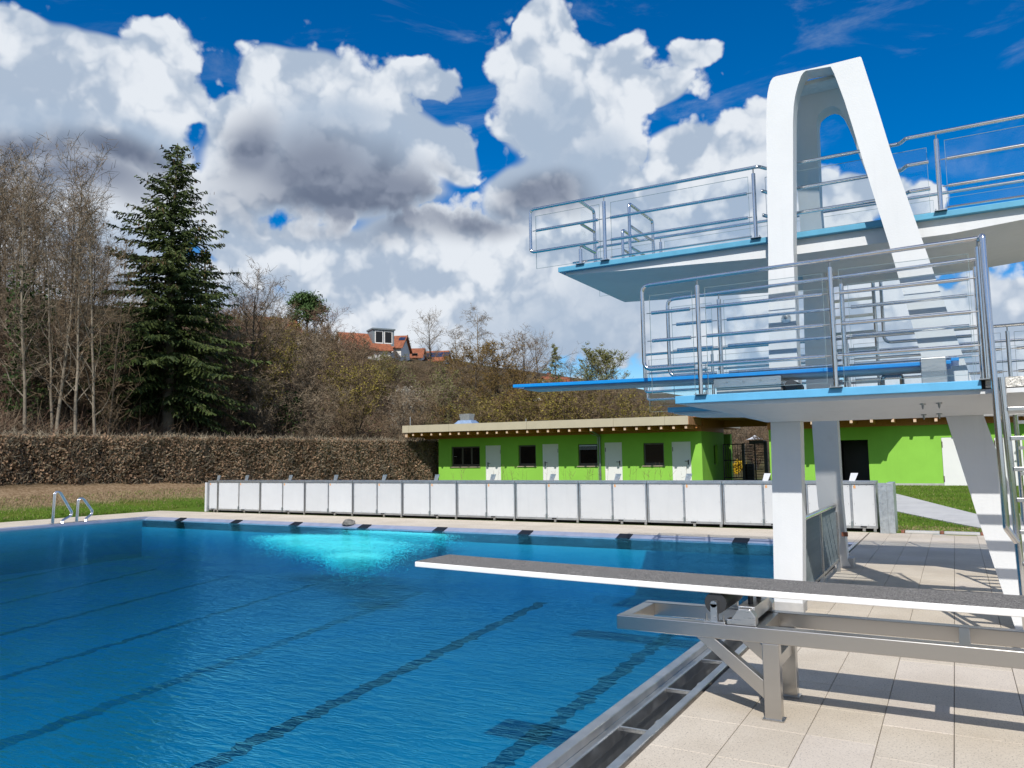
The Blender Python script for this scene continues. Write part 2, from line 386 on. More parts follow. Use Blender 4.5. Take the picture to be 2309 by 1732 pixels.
def grip_mat():
    m = bpy.data.materials.new('grey_grip_surface'); m.use_nodes = True; t = NT(m.node_tree)
    b = t.n['Principled BSDF']; b.inputs['Roughness'].default_value = 0.8
    geo = t.new('ShaderNodeTexCoord').outputs['Object']
    a = t.noise(geo, 115.0, 3.0, 0.75); c = t.noise(geo, 14.0, 5.0, 0.7)
    col = t.mix(t.smooth(a, 0.40, 0.62), (0.055, 0.052, 0.048), (0.33, 0.31, 0.285))
    col = t.mix(t.smooth(c, 0.3, 0.7, 0.0, 0.4), col, (0.09, 0.085, 0.08))
    t.l.new(col, b.inputs['Base Color'])
    bn = t.new('ShaderNodeBump', inp={'Strength': 0.5, 'Distance': 0.004, 'Height': a}); t.l.new(bn.outputs[0], b.inputs['Normal'])
    return m
GRIP = grip_mat()

def ground_mat():
    m = bpy.data.materials.new('soil_and_turf'); m.use_nodes = True; t = NT(m.node_tree)
    b = t.n['Principled BSDF']; b.inputs['Roughness'].default_value = 0.95; b.inputs['Specular IOR Level'].default_value = 0.1
    p = t.new('ShaderNodeNewGeometry').outputs['Position']; s = t.new('ShaderNodeSeparateXYZ', inp={0: p})
    n1 = t.noise(p, 0.55, 6.0, 0.6); n2 = t.noise(p, 9.0, 6.0, 0.7); n3 = t.noise(p, 0.12, 3.0, 0.5)
    grass = t.mix(t.smooth(n2, 0.3, 0.7), (0.050, 0.105, 0.010), (0.115, 0.190, 0.022))
    grass = t.mix(t.smooth(n1, 0.45, 0.7, 0.0, 0.6), grass, (0.135, 0.125, 0.030))
    soil = t.mix(t.smooth(n2, 0.3, 0.7), (0.150, 0.095, 0.050), (0.330, 0.240, 0.150))
    litter = t.mix(t.smooth(n2, 0.3, 0.7), (0.040, 0.028, 0.014), (0.120, 0.085, 0.048))
    litter = t.mix(t.smooth(n3, 0.5, 0.65, 0.0, 0.5), litter, (0.060, 0.070, 0.020))
    # bare strip in front of the hedge, leaf litter beyond it
    wob = t.math('MULTIPLY', t.math('SUBTRACT', n1, 0.5), 3.0)
    d_soil = t.math('ADD', s.outputs[0], wob)
    f_soil = t.smooth(d_soil, -26.4, -27.6)
    near = t.smooth(s.outputs[1], 35.0, 31.0)
    f_wood = t.smooth(s.outputs[0], -29.0, -29.8)
    f_back = t.smooth(s.outputs[1], 42.0, 46.0)
    col = t.mix(t.math('MULTIPLY', f_soil, near), grass, soil)
    col = t.mix(t.math('MAXIMUM', f_wood, t.math('MULTIPLY', f_back, 0.85)), col, litter)
    t.l.new(col, b.inputs['Base Color'])
    bn = t.new('ShaderNodeBump', inp={'Strength': 0.6, 'Distance': 0.05, 'Height': n2}); t.l.new(bn.outputs[0], b.inputs['Normal'])
    return m
GROUND = ground_mat()

def leaf_mat(name, c1, c2, scale=1.2, rough=0.7, trans=0.0, rand=0.25):
    m = bpy.data.materials.new(name); m.use_nodes = True; t = NT(m.node_tree)
    b = t.n['Principled BSDF']; b.inputs['Roughness'].default_value = rough; b.inputs['Specular IOR Level'].default_value = 0.2
    co = t.new('ShaderNodeTexCoord').outputs['Object']
    isl = t.new('ShaderNodeNewGeometry').outputs['Random Per Island']
    f = t.math('ADD', t.math('MULTIPLY', t.smooth(t.noise(co, scale, 4.0, 0.6), 0.3, 0.7), 0.55), t.math('MULTIPLY', isl, 0.45))
    c = t.mix(f, c1, c2)
    oi = t.new('ShaderNodeObjectInfo').outputs['Random']
    k = t.math('ADD', 1-rand/2, t.math('MULTIPLY', oi, rand)); mul = t.vmath('SCALE', c); t.l.new(k, mul.inputs['Scale'])
    t.l.new(mul.outputs[0], b.inputs['Base Color'])
    return m
BARKG = leaf_mat('pale_grey_bark', (0.110, 0.090, 0.066), (0.330, 0.285, 0.220), 3.0, 0.85)
BARKB = leaf_mat('dark_brown_bark', (0.040, 0.031, 0.022), (0.120, 0.095, 0.068), 3.0, 0.9)
TWIGB = leaf_mat('brown_twigs', (0.085, 0.058, 0.034), (0.245, 0.175, 0.108), 0.8, 0.9)
TWIGG = leaf_mat('grey_twigs', (0.130, 0.098, 0.066), (0.310, 0.245, 0.170), 0.8, 0.9)
TWIGR = leaf_mat('reddish_twigs', (0.102, 0.058, 0.038), (0.252, 0.162, 0.114), 0.8, 0.9)
BUDY = leaf_mat('yellow_olive_buds', (0.138, 0.119, 0.022), (0.338, 0.275, 0.056), 1.0)
BUDO = leaf_mat('ochre_buds', (0.138, 0.090, 0.019), (0.306, 0.198, 0.046), 1.0)
BUDG = leaf_mat('fresh_green_buds', (0.102, 0.120, 0.026), (0.252, 0.264, 0.084), 1.0)
BLOSSOM = leaf_mat('white_blossom', (0.20, 0.19, 0.15), (0.52, 0.50, 0.44), 1.0)
BUDB = leaf_mat('dull_brown_buds', (0.111, 0.086, 0.049), (0.260, 0.208, 0.130), 1.0)
NEEDLE = leaf_mat('dark_green_needles', (0.018, 0.036, 0.010), (0.090, 0.115, 0.030), 0.7, 0.6)
CONES = leaf_mat('brown_cones', (0.060, 0.036, 0.016), (0.150, 0.095, 0.045), 2.0)
PINE = leaf_mat('mid_green_pine_needles', (0.025, 0.055, 0.016), (0.090, 0.150, 0.045), 0.9)
IVY = leaf_mat('ivy_green', (0.014, 0.034, 0.008), (0.055, 0.085, 0.020), 0.9)
HEDGEL = leaf_mat('brown_hedge_leaves', (0.132, 0.079, 0.045), (0.462, 0.310, 0.198), 0.9, 0.75)
HEDGET = leaf_mat('hedge_twigs', (0.106, 0.087, 0.063), (0.356, 0.305, 0.218), 0.9, 0.85)
BLADE = leaf_mat('grass_blades', (0.045, 0.100, 0.008), (0.150, 0.235, 0.028), 0.8)
DRYBLADE = leaf_mat('dry_grass', (0.190, 0.140, 0.070), (0.360, 0.280, 0.165), 0.8)
YELLOW = leaf_mat('yellow_blossom', (0.45, 0.28, 0.01), (0.70, 0.48, 0.03), 0.8)

def water_mat():
    m = bpy.data.materials.new('pool_water'); m.use_nodes = True; t = NT(m.node_tree); t.n.clear()
    out = t.new('ShaderNodeOutputMaterial')
    p = t.new('ShaderNodeNewGeometry').outputs['Position']
    # wind ripples: crests run roughly along the view, shorter near, with calm and rough patches
    q = t.new('ShaderNodeMapping', inp={'Vector': p, 'Rotation': (0, 0, R(28)), 'Scale': (0.50, 1.7, 1.0)}).outputs[0]
    a = t.noise(q, 6.6, 3.0, 0.55, 0.5); b = t.noise(q, 17.0, 3.0, 0.6, 0.8); c = t.noise(p, 1.1, 2.0, 0.5)
    patch = t.smooth(t.noise(p, 0.28, 3.0, 0.5), 0.35, 0.65, 0.55, 1.15)
    h = t.math('ADD', t.math('ADD', t.math('MULTIPLY', a, 0.55), t.math('MULTIPLY', b, 0.22)), t.math('MULTIPLY', c, 0.5))
    h = t.math('MULTIPLY', h, patch)
    bn = t.new('ShaderNodeBump', inp={'Strength': 0.9, 'Distance': 0.100, 'Height': h})
    bf = t.new('ShaderNodeNewGeometry').outputs['Backfacing']
    fr = t.new('ShaderNodeFresnel', inp={'IOR': t.mix(bf, 1.333, 1/1.333, 'FLOAT'), 'Normal': bn.outputs[0]})
    gl = t.new('ShaderNodeBsdfGlossy', inp={'Color': (0.15, 0.72, 1.0, 1), 'Roughness': 0.05, 'Normal': bn.outputs[0]})
    tr = t.new('ShaderNodeBsdfTransparent', inp={'Color': (1, 1, 1, 1)})
    mx = t.new('ShaderNodeMixShader', inp={0: t.math('POWER', fr.outputs[0], 1.10), 1: tr.outputs[0], 2: gl.outputs[0]})
    t.l.new(mx.outputs[0], out.inputs['Surface'])
    va = t.new('ShaderNodeVolumeAbsorption', inp={'Color': (0.005, 0.840, 0.925, 1), 'Density': 1.25}); t.l.new(va.outputs[0], out.inputs['Volume'])
    return m
WATER = water_mat()

# ---------------------------------------------------------------- the ground and the hill
PX0, PX1, PY1 = -22.70, -2.12, 16.15        # water: left edge, right edge, far edge
DX0, DX1, DY1 = -25.2, 9.0, 18.62           # paved deck
def hz(x, y):
    """height of the terrain"""
    bank = max(0.0, min(1.0, (-24.6-x)/4.6)); z = 0.66*bank*bank*(3-2*bank)
    back = max(0.0, min(1.0, (y-19.0)/16.0)); z = max(z, 0.33*back*back*(3-2*back)*(1 if x > -29 else 1))
    t = -(x+29.2)
    if t > 0: z = 0.66 + 0.62*min(t, 3.5) + 0.315*max(0, min(t, 66)-3.5)
    z += 0.35*math.sin(x*0.31+y*0.17)*min(1, max(0, t)/12)
    if y > 60: z += 0.03*(y-60)*min(1, max(0, (y-60)/60))*0.5
    return z
def grid_lines(a, b, fine0, fine1, step, extra):
    L = set(round(v, 3) for v in extra)
    v = fine0
    while v <= fine1: L.add(round(v, 3)); v += step
    s = step*1.6; v = fine1
    while v < b: v += s; s *= 1.25; L.add(round(min(v, b), 3))
    s = step*1.6; v = fine0
    while v > a: v -= s; s *= 1.25; L.add(round(max(v, a), 3))
    return sorted(L)
gx = grid_lines(-900, 900, -60, 12, 1.5, (DX0, DX1)); gy = grid_lines(-500, 1600, -6, 60, 1.5, (DY1,))
gx = [v for v in gx if all(v == e or abs(v-e) > 0.25 for e in (DX0, DX1))]
gy = [v for v in gy if v == DY1 or abs(v-DY1) > 0.25]
Vg = [(x, y, hz(x, y) if not (DX0 <= x <= DX1 and y <= DY1) else -0.004) for y in gy for x in gx]
nx = len(gx); Fg = []
for j in range(len(gy)-1):
    for i in range(nx-1):
        cx_, cy_ = (gx[i]+gx[i+1])/2, (gy[j]+gy[j+1])/2
        if DX0 < cx_ < DX1 and cy_ < DY1 and cy_ > -12: continue
        Fg.append((j*nx+i, j*nx+i+1, (j+1)*nx+i+1, (j+1)*nx+i))
me = bpy.data.meshes.new('ground'); me.from_pydata(Vg, [], Fg); me.update(); me.polygons.foreach_set('use_smooth', [True]*len(me.polygons))
tag(link('ground', me, GROUND), 'grass, bare soil and the wooded slope around the pool', kind='structure')

# ---------------------------------------------------------------- pool basin, lane lines, water
FL = -1.25; LANEZ = FL+0.004
b = MB()
b.box(PX0-0.3, PX1+0.2, -11.5, PY1+0.3, FL-0.3, FL)                      # floor
b.box(PX0-0.3, PX0, -11.5, PY1+0.3, FL, -0.10); b.box(PX1-0.001, PX1+0.02, -11.5, PY1+0.3, FL, -0.10)
b.box(PX0, PX1, PY1, PY1+0.3, FL, -0.10)
basin = tag(b.build('pool_basin', POOLST), 'pale steel basin of the swimming pool', kind='structure')
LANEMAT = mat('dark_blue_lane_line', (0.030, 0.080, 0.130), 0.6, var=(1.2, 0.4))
LANEFADED = mat('water_faded_lane_line', (0.115, 0.215, 0.290), 0.6, var=(1.2, 0.35))  # paler lane copy, the haze of deep water put into its colour
LANES = [onz(x, y, 0).x for x, y in ((370,1172),(506,1176),(652,1180),(814,1185),(994,1190),(1192,1196),(1417.5,1203),(1675,1213))]
rg = random.Random(3)
for xm in LANES:
    m = MB(); y = -3.0; prev = None; k = 0
    while y < PY1-1.6:
        off = -0.024*max(0, -xm-2)*max(0, y-4.0)
        w = 0.115 if xm > -9 else 0.075
        jx = 0.022*math.sin(y*9.1+xm)+rg.gauss(0, 0.022); jw = rg.gauss(0, 0.016)
        cur = ((xm+off-w+jx-jw, y, LANEZ), (xm+off+w+jx+jw, y, LANEZ))
        if prev: m.add([prev[0], prev[1], cur[1], cur[0]], [(0, 1, 2, 3)])
        prev = cur; y += rg.uniform(0.025, 0.06)*(1+0.08*max(0, y))
    m.build('lane_line', LANEMAT if xm > -7 else LANEFADED, basin)
b = MB(); b.box(PX0-0.02, PX1+0.008, -11.48, PY1+0.02, FL-0.02, -0.060)
tag(b.build('water', WATER), 'rippled deep blue water of the swimming pool', kind='structure')
# milky turquoise bubbles rising by the far wall
g = np.random.default_rng(5)
cl = [onz(x*S, y*S, -0.12) for x, y in ((640,1163),(700,1175),(760,1185),(740,1160),(790,1172),(850,1152),(900,1154),(820,1150),(770,1200),(690,1160))]
sg = [(0.55,0.20),(0.6,0.26),(0.5,0.26),(0.7,0.22),(0.6,0.20),(0.55,0.10),(0.45,0.09),(0.5,0.12),(0.3,0.20),(0.6,0.18)]
C = []
for c, (sx, sy) in zip(cl, sg):
    n = 13000; C.append(np.stack([g.normal(c.x, sx, n), g.normal(min(c.y, PY1-0.35), sy, n), -0.10-np.abs(g.normal(0, 0.16, n))], 1))
C = np.concatenate(C); C = C[(C[:, 1] < PY1-0.03)]
n = len(C); r = g.uniform(0.005, 0.012, n)[:, None]
O = np.array([(1,0,0),(0,1,0),(-1,0,0),(0,-1,0),(0,0,1)], np.float32)
V = (C[:, None, :]+O[None]*r[:, None, :]).reshape(-1, 3)
Fb = (np.array([(0,1,4),(1,2,4),(2,3,4),(3,0,4)])[None]+np.arange(n)[:, None, None]*5).reshape(-1, 3)
tag(link('air_bubbles', arr_mesh('air_bubbles', V, Fb), BUBBLE), 'bright turquoise patch of rising air bubbles near the far pool wall', 'bubbles', kind='stuff')

# ---------------------------------------------------------------- pool edge: lips, overflow gutter, lane end plates
b = MB()
b.add([(PX0-0.02,PY1+0.24,0.004),(PX1+0.41,PY1+0.24,0.004),(PX1+0.0,PY1,-0.095),(PX0,PY1,-0.095),(PX0-0.02,PY1+0.24,-0.3),(PX1+0.41,PY1+0.24,-0.3),(PX1,PY1,-0.3),(PX0,PY1,-0.3)],
      [(3,2,1,0),(4,5,6,7),(0,1,5,4),(1,2,6,5),(2,3,7,6),(3,0,4,7)])
b.add([(PX0-0.24,-11.5,0.004),(PX0-0.24,PY1+0.24,0.004),(PX0-0.02,PY1+0.236,0.003),(PX0,PY1,-0.095),(PX0,-11.5,-0.095)], [(0,4,3,2,1)])
tag(b.build('pool_lip', LIP), 'sloping blue grey steel overflow lip along the far and left pool edges', kind='structure')
gut = MB()
gut.box(-2.14, -2.06, -11.4, PY1+0.2, -0.05, 0.006)        # water side rail
gut.box(-2.06, -1.985, -11.4, PY1+0.2, -0.09, -0.045)
gut.box(-1.985, -1.965, -11.4, PY1+0.2, -0.10, -0.012)
gut.box(-1.77, -1.71, -11.4, PY1+0.2, -0.12, 0.004)        # deck side rail
gut.box(-1.985, -1.77, -11.4, PY1+0.2, -0.44, -0.40)       # channel floor
gut.box(-2.08, -1.985, -11.4, PY1+0.2, -0.45, -0.09)
gut.box(-1.75, -1.71, -11.4, PY1+0.2, -0.45, -0.12)
gutter = tag(gut.build('overflow_gutter', GUTST, bevel=0.006), 'open stainless steel overflow gutter along the near pool edge', kind='structure')
y = 0.175
while y < PY1:
    if y > 1.5: MB().box(-1.966, -1.769, y-0.012, y+0.012, -0.035, -0.012).build('cross_bar', STEEL, gutter)
    y += 0.93
for y in (5.05, 6.0, 7.9):
    MB().box(-1.80, -1.768, y-0.03, y+0.03, -0.20, -0.02).build('bracket', STEEL, gutter)
plate = None
LN = ['first lane plate from the left pool corner','second black lane plate from the left corner','third black lane plate, left of the small rock on the edge','fourth black lane plate, at the turquoise bubbles',
      'black lane plate just right of the turquoise bubbles','black lane plate straight above the near springboard tip','second black lane plate left of the front white pillar','black lane plate beside the front white pillar']
for xm, lab in zip(LANES, LN):
    if plate is None:
        m = MB(); m.hexa([(-0.15,-0.01,-0.16),(0.15,-0.01,-0.16),(0.17,0.22,-0.05),(-0.13,0.22,-0.05),(-0.15,-0.014,-0.075),(0.15,-0.014,-0.075),(0.17,0.215,0.014),(-0.13,0.215,0.014)])
        plate = link('lane_plate', m.mesh('lane_plate'), TILEBLACK); o = plate
    else: o = plate.copy(); COL.objects.link(o)
    o.location = (xm, PY1, 0); tag(o, lab+', on the far pool edge' if 'edge' not in lab else lab, 'lane plate', 'black lane end plates on the far pool edge')
# small rock on the far edge
rk = MB(); p = onz(770, 1184, 0)
me = bpy.data.meshes.new('rock')
import bmesh
bm = bmesh.new(); bmesh.ops.create_icosphere(bm, subdivisions=2, radius=0.17)
rr = random.Random(9)
for v in bm.verts: v.co = Vector((v.co.x*1.15, v.co.y, max(-0.02, v.co.z*0.9))) * rr.uniform(0.85, 1.1)
bm.to_mesh(me); bm.free()
o = link('rock', me, mat('grey_stone', (0.20, 0.19, 0.17), 0.9, var=(14, 0.5), bump=(25, 0.8))); o.location = (p.x, PY1+0.20, 0.0)
tag(o, 'small rounded grey stone lying on the far pool edge', 'stone')

# ---------------------------------------------------------------- paving
deck = tag(MB().box(-1.71, DX1, -11.5, DY1, -0.45, -0.016).box(DX0, -1.71, PY1+0.24, DY1, -0.45, -0.016).box(DX0, PX0-0.24, -11.5, PY1+0.24, -0.45, -0.016)
      .build('pool_deck', JOINT), 'beige slab paving around the pool', kind='structure')
TW, TLn = 0.394, 0.585
def slab_mesh(w, l, c=0.0025, gap=0.0040):
    hw, hl = w/2-gap/2, l/2-gap/2; m = MB()
    m.add([(-hw,-hl,-0.02),(hw,-hl,-0.02),(hw,hl,-0.02),(-hw,hl,-0.02),(-hw,-hl,-c),(hw,-hl,-c),(hw,hl,-c),(-hw,hl,-c),(-hw+c,-hl+c,0),(hw-c,-hl+c,0),(hw-c,hl-c,0),(-hw+c,hl-c,0)],
          [(0,1,5,4),(1,2,6,5),(2,3,7,6),(3,0,4,7),(4,5,9,8),(5,6,10,9),(6,7,11,10),(7,4,8,11),(8,9,10,11)])
    return m
slabm = slab_mesh(TW, TLn).mesh('slab'); slabm.materials.append(TILE)
rest = MB(); n_obj = 0; rg = random.Random(11)
col_i = 0; x = -0.105 - TW*4 + TW/2
xs = []
cxx = -0.105-TW/2-TW*3            # columns whose joints pass x = -0.105
while cxx < DX1: xs.append(cxx); cxx += TW
cells = []
for cx_ in xs:
    off = rg.choice((0.0, 0.10, 0.19, 0.29)); y = -0.1+off
    while y < DY1-TLn/2:
        cells.append((cx_, y)); y += TLn
def in_view(cx_, y):
    v = Vector((cx_, y, 0))-CAM; d = v.dot(fw)
    return d > 0.5 and abs(v.dot(rt)/d*F) < W/2+60 and -v.dot(up)/d*F < Hh/2+80
vis = sorted([c for c in cells if in_view(*c)], key=lambda c: c[0]**2+c[1]**2)
near = set(vis[:285])
for c in cells:
    dz = rg.uniform(-0.0012, 0.0012)
    if c in near:
        o = bpy.data.objects.new('paving_slab', slabm); COL.objects.link(o); o.parent = deck; o.location = (c[0], c[1], dz)
    else:
        q = slab_mesh(TW, TLn); rest.add([(v[0]+c[0], v[1]+c[1], v[2]+dz) for v in q.v], q.f)
first = MB()   # cut slabs beside the gutter
y = -0.2
def place_rest(x0, x1, y0, y1, w, l):
    yy = y0; row = 0
    while yy < y1-0.02:
        l2 = min(l, y1-yy); xx = x0; 
        while xx < x1-0.02:
            w2 = min(w, x1-xx); q = slab_mesh(w2, l2); rest.add([(v[0]+xx+w2/2, v[1]+yy+l2/2, v[2]+rg.uniform(-0.0008, 0.0008)) for v in q.v], q.f); xx += w
        yy += l; row += 1
place_rest(DX0, -1.71, PY1+0.245, DY1, 0.585, 0.394)
place_rest(DX0, PX0-0.245, -6.0, PY1+0.245, 0.394, 0.585)
rest.build('paving_slabs', TILE, deck, kind='stuff')

# ---------------------------------------------------------------- near springboard on its steel stand
st = thing('springboard_stand', 'brushed steel stand of the low springboard nearest the camera', 'springboard stand', (-1.1, 5.6, 0))
XL, XR, Y0, Y1, ZB, ZT = -2.17, 1.75, 5.32, 5.97, 0.480, 0.578
BW = 0.085
MB().box(XL, XR, Y0, Y0+BW, ZB, ZT).build('beam', BEAMST, st, bevel=0.006)
MB().box(XL, XR, Y1-BW, Y1, ZB, ZT).build('beam', BEAMST, st, bevel=0.006)
for x0, x1 in ((XL, XL+0.085), (-1.30, -1.16), (-0.045, 0.015), (1.2, 1.26)):
    MB().box(x0, x1, Y0+BW, Y1-BW, ZB, ZT-0.003).build('cross_beam', BEAMST, st, bevel=0.004)
for yy in (Y0, Y1-BW):
    MB().box(-1.166, -1.060, yy+0.004, yy+BW-0.004, 0, ZB).build('post', BEAMST, st, bevel=0.004)
    MB().box(-1.180, -1.046, yy-0.01, yy+BW+0.01, 0.0, 0.008).build('foot_plate', BEAMST, st)
    MB().hexa([(-1.166, yy+0.008, 0.13), (-1.166, yy+BW-0.008, 0.13), (-1.166, yy+BW-0.008, 0.245), (-1.166, yy+0.008, 0.245),
               (-1.60, yy+0.008, ZB-0.0), (-1.60, yy+BW-0.008, ZB-0.0), (-1.475, yy+BW-0.008, ZB), (-1.475, yy+0.008, ZB)]).build('brace', BEAMST, st, bevel=0.003)
MB().box(-1.14, -1.08, Y0+BW, Y1-BW, 0.30, 0.38).build('cross_beam', BEAMST, st, bevel=0.004)
def fulc():
    for yy, s in ((Y0+0.045, -1), (Y1-0.045, 1)):
        m = MB(); m.box(-1.545, -1.40, yy-0.035, yy+0.03, ZT, ZT+0.012); m.build('bearing_plate', STEEL, st, bevel=0.002)
        m = MB(); m.box(-1.50, -1.455, yy-0.018, yy+0.018, ZT+0.012, 0.70)
        m.tube([(-1.4775, yy-0.018, 0.70), (-1.4775, yy+0.018, 0.70)], 0.0228, 16); m.build('bearing_arm', STEEL, st, smooth=True)
        for bx in (-1.53, -1.415):
            m = MB(); m.tube([(bx, yy-0.01, ZT+0.012), (bx, yy-0.01, ZT+0.035)], 0.008, 6); m.tube([(bx, yy-0.01, ZT+0.035), (bx, yy-0.01, ZT+0.058)], 0.0045, 6); m.build('bolt', BOLT, st)
    m = MB(); m.tube([(-1.4775, Y0+0.075, 0.70), (-1.4775, Y1-0.075, 0.70)], 0.073, 28)
    m.build('fulcrum_roller', RUBBER, st, smooth=True)
    for yy in (Y0+0.015, Y1-0.09):
        m = MB(); m.prism([(-1.39, yy, ZT+0.002), (-1.26, yy, ZT+0.002), (-1.20, yy, ZT+0.002), (-1.20, yy, ZT+0.06), (-1.235, yy, 0.685), (-1.31, yy, 0.685), (-1.36, yy, ZT+0.035), (-1.39, yy, ZT+0.035)], (0, 0.075, 0))
        m.build('hold_down_block', STEEL, st, bevel=0.003)
    m = MB(); m.prism([(-1.33, Y0+0.09, 0.60), (-1.22, Y0+0.09, 0.60), (-1.22, Y0+0.09, 0.69), (-1.33, Y0+0.09, 0.69)], (0, Y1-Y0-0.18, 0)); m.build('hold_down_bar', GUTST, st, bevel=0.003)
    m = MB(); m.tube([(-1.27, Y0+0.2, 0.68), (-1.27, Y0+0.2, 0.765)], 0.018, 8); m.tube([(-1.27, Y1-0.2, 0.68), (-1.27, Y1-0.2, 0.765)], 0.018, 8); m.build('hold_down_stud', RUBBER, st)
fulc()
sb = thing('springboard', 'long white edged springboard with a grey grip top reaching over the water in front', 'springboard', (-1.4, 5.64, 0.80))
def board_curve(t):   # t: 0 tip .. 1 heel
    x = -3.98 + t*(1.95+3.98)
    return x, 0.852 - 0.075*t + 0.018*math.sin(math.pi*t)*-1
def loft_board(parent, tip, heel, ya, yb, zc, thick, inset, names, mats):
    n = 24; top = []; 
    def ring(t):
        x = tip+(heel-tip)*t; return x, zc(t)
    side = MB(); topm = MB(); und = MB()
    P = [ring(i/n) for i in range(n+1)]
    for (x0, z0), (x1, z1) in zip(P[:-1], P[1:]):
        side.hexa([(x0,ya,z0-thick),(x1,ya,z1-thick),(x1,yb,z1-thick),(x0,yb,z0-thick),(x0,ya,z0),(x1,ya,z1),(x1,yb,z1),(x0,yb,z0)])
        i0 = inset
        topm.hexa([(x0,ya+i0,z0-0.002),(x1,ya+i0,z1-0.002),(x1,yb-i0,z1-0.002),(x0,yb-i0,z0-0.002),(x0,ya+i0,z0+0.003),(x1,ya+i0,z1+0.003),(x1,yb-i0,z1+0.003),(x0,yb-i0,z0+0.003)])
    return side, topm
zc = lambda t: 0.852 - 0.068*t - 0.012*math.sin(math.pi*min(1, t*1.25))
sd, tp = loft_board(sb, -3.985, 1.95, 5.375, 5.885, zc, 0.043, 0.004, None, None)
def clean_loft(tip, heel, ya, yb, zc, th, n=28, rounded=0.0):
    """one continuous plank"""
    V = []; Fc = []
    for i in range(n+1):
        t = i/n; x = tip+(heel-tip)*t; z = zc(t)
        V += [(x,ya,z-th),(x,yb,z-th),(x,yb,z),(x,ya,z)]
    for i in range(n):
        a, c = i*4, (i+1)*4
        for k in range(4): Fc.append((a+k, c+k, c+(k+1) % 4, a+(k+1) % 4))
    Fc += [(0,1,2,3), (n*4+3, n*4+2, n*4+1, n*4)]
    m = MB(); m.add(V, [f[::-1] for f in Fc]); return m
clean_loft(-3.985, 1.95, 5.375, 5.885, zc, 0.043).build('plank', BOARDWHITE, sb, bevel=0.006)
clean_loft(-3.978, 1.95, 5.384, 5.876, lambda t: zc(t)+0.0035, 0.005).build('grip_surface', GRIP, sb)

# ---------------------------------------------------------------- the diving tower
tw = thing('diving_tower', 'tall white concrete diving tower with two leaning arches and blue edged platforms', 'diving tower', (-0.6, 9.1, 0))
c2 = lambda x, y: (1700+x*.2753, 100+y*.2753)
YF, TF = 8.97, 0.23
def P2(x, y, Y=YF): return ony(*c2(x, y), Y)
outer_l = [Vector((-1.813, YF, 0)), Vector((-1.785, YF, 1.0)), Vector((-1.762, YF, 2.05)), Vector((-1.745, YF, 2.9)), Vector((-1.70, YF, 4.0))] + [P2(x, y) for x, y in ((100,700),(102,560),(105,470),(112,400),(124,340),(138,300),(156,274),(182,262))]
top = [P2(620, 163.5), P2(868, 101), P2(880, 108)]
outer_r = [P2(x, y) for x, y in ((915,215),(1000,480),(1120,870),(1240,1210),(1390,1634))] + [ony(2190,855,YF), ony(2219,939,YF), Vector((0.53, YF, 1.0)), Vector((0.745, YF, 0))]
inner_r = [Vector((0.405, YF, 0)), Vector((0.17, YF, 1.0)), ony(2133,941,YF), ony(2085,830,YF)] + [P2(x, y) for x, y in ((1105,1634),(1000,1300),(870,880),(800,650),(740,460),(690,325),(655,235),(628,182))]
inner_l = [P2(x, y) for x, y in ((425,216),(405,232),(385,262),(360,335),(338,420),(325,510),(320,640))] + [Vector((-1.43, YF, 4.0)), Vector((-1.445, YF, 2.9)), Vector((-1.45, YF, 2.05)), Vector((-1.475, YF, 1.0)), Vector((-1.520, YF, 0))]
poly = outer_l + top + outer_r + inner_r + inner_l
poly = [Vector((p.x, YF, p.z)) for p in poly]
def arch_mesh(poly, off):
    m = MB(); m.prism(poly, off); me = m.mesh('arch', wloc(tw))
    bm = bmesh.new(); bm.from_mesh(me); bmesh.ops.triangulate(bm, faces=[f for f in bm.faces if len(f.verts) > 4], quad_method='BEAUTY', ngon_method='EAR_CLIP'); bmesh.ops.recalc_face_normals(bm, faces=bm.faces)
    bm.to_mesh(me); bm.free(); me.polygons.foreach_set('use_smooth', [True]*len(me.polygons)); me.set_sharp_from_angle(angle=R(32)); return me
o = link('front_arch', arch_mesh(poly, (0, TF, 0)), WHITE, tw)
# rear arch: leans, feet wide apart
REAR0, REARK = 12.75, 0.555
def yb(z): return REAR0 - REARK*z
def onrear(x, y):    # measured point on the leaning rear arch
    d = ray(x, y); t = (REAR0-REARK*CZ)/(d.y+REARK*d.z); return CAM+d*t
c4_ = lambda x, y: (1700+x*.2753, 500+y*.2753)
c5_ = lambda x, y: (1700+x*.2753, 850+y*.2753)
lo = [Vector((-1.73, yb(0), 0))] + [onrear(*q) for q in ((1845, 1141), c5_(508, 860), c5_(475, 375), c4_(430, 1360), c4_(412, 900), c4_(404, 560))] + [Vector((-1.53, yb(4.6), 4.6)), Vector((-1.50, yb(5.2), 5.2)), Vector((-1.44, yb(5.7), 5.7)), Vector((-1.34, yb(5.945), 5.945))]
ro = [Vector((-0.72, yb(5.945), 5.945)), Vector((-0.66, yb(5.7), 5.7))] + [onrear(x*.2753+1700-9, y*.2753+100) for x, y in ((1000, 640), (1120, 960), (1240, 1290), (1390, 1690))] + [onrear(2180, 860), onrear(2211, 941), onrear(2297, 1288)]
ri = [onrear(2254, 1288), onrear(2141, 941), onrear(2095, 830)] + [onrear(x*.2753+1700+5, y*.2753+100) for x, y in ((1105, 1634), (1000, 1290))] + [onrear(*c2(x, y)) for x, y in ((850, 870), (790, 700), (745, 600), (715, 545), (680, 514), (640, 504), (600, 516), (560, 541), (524, 578), (513, 640), (520, 800), (540, 1300), (556, 1480))] + [onrear(*c5_(x, y)) for x, y in ((668, 230), (682, 380), (718, 1000), (765, 1500))] + [Vector((-1.43, yb(0), 0))]
pb = lo + ro + ri
link('rear_arch', arch_mesh(pb, (0, 0.25, 0.0)), WHITE, tw)
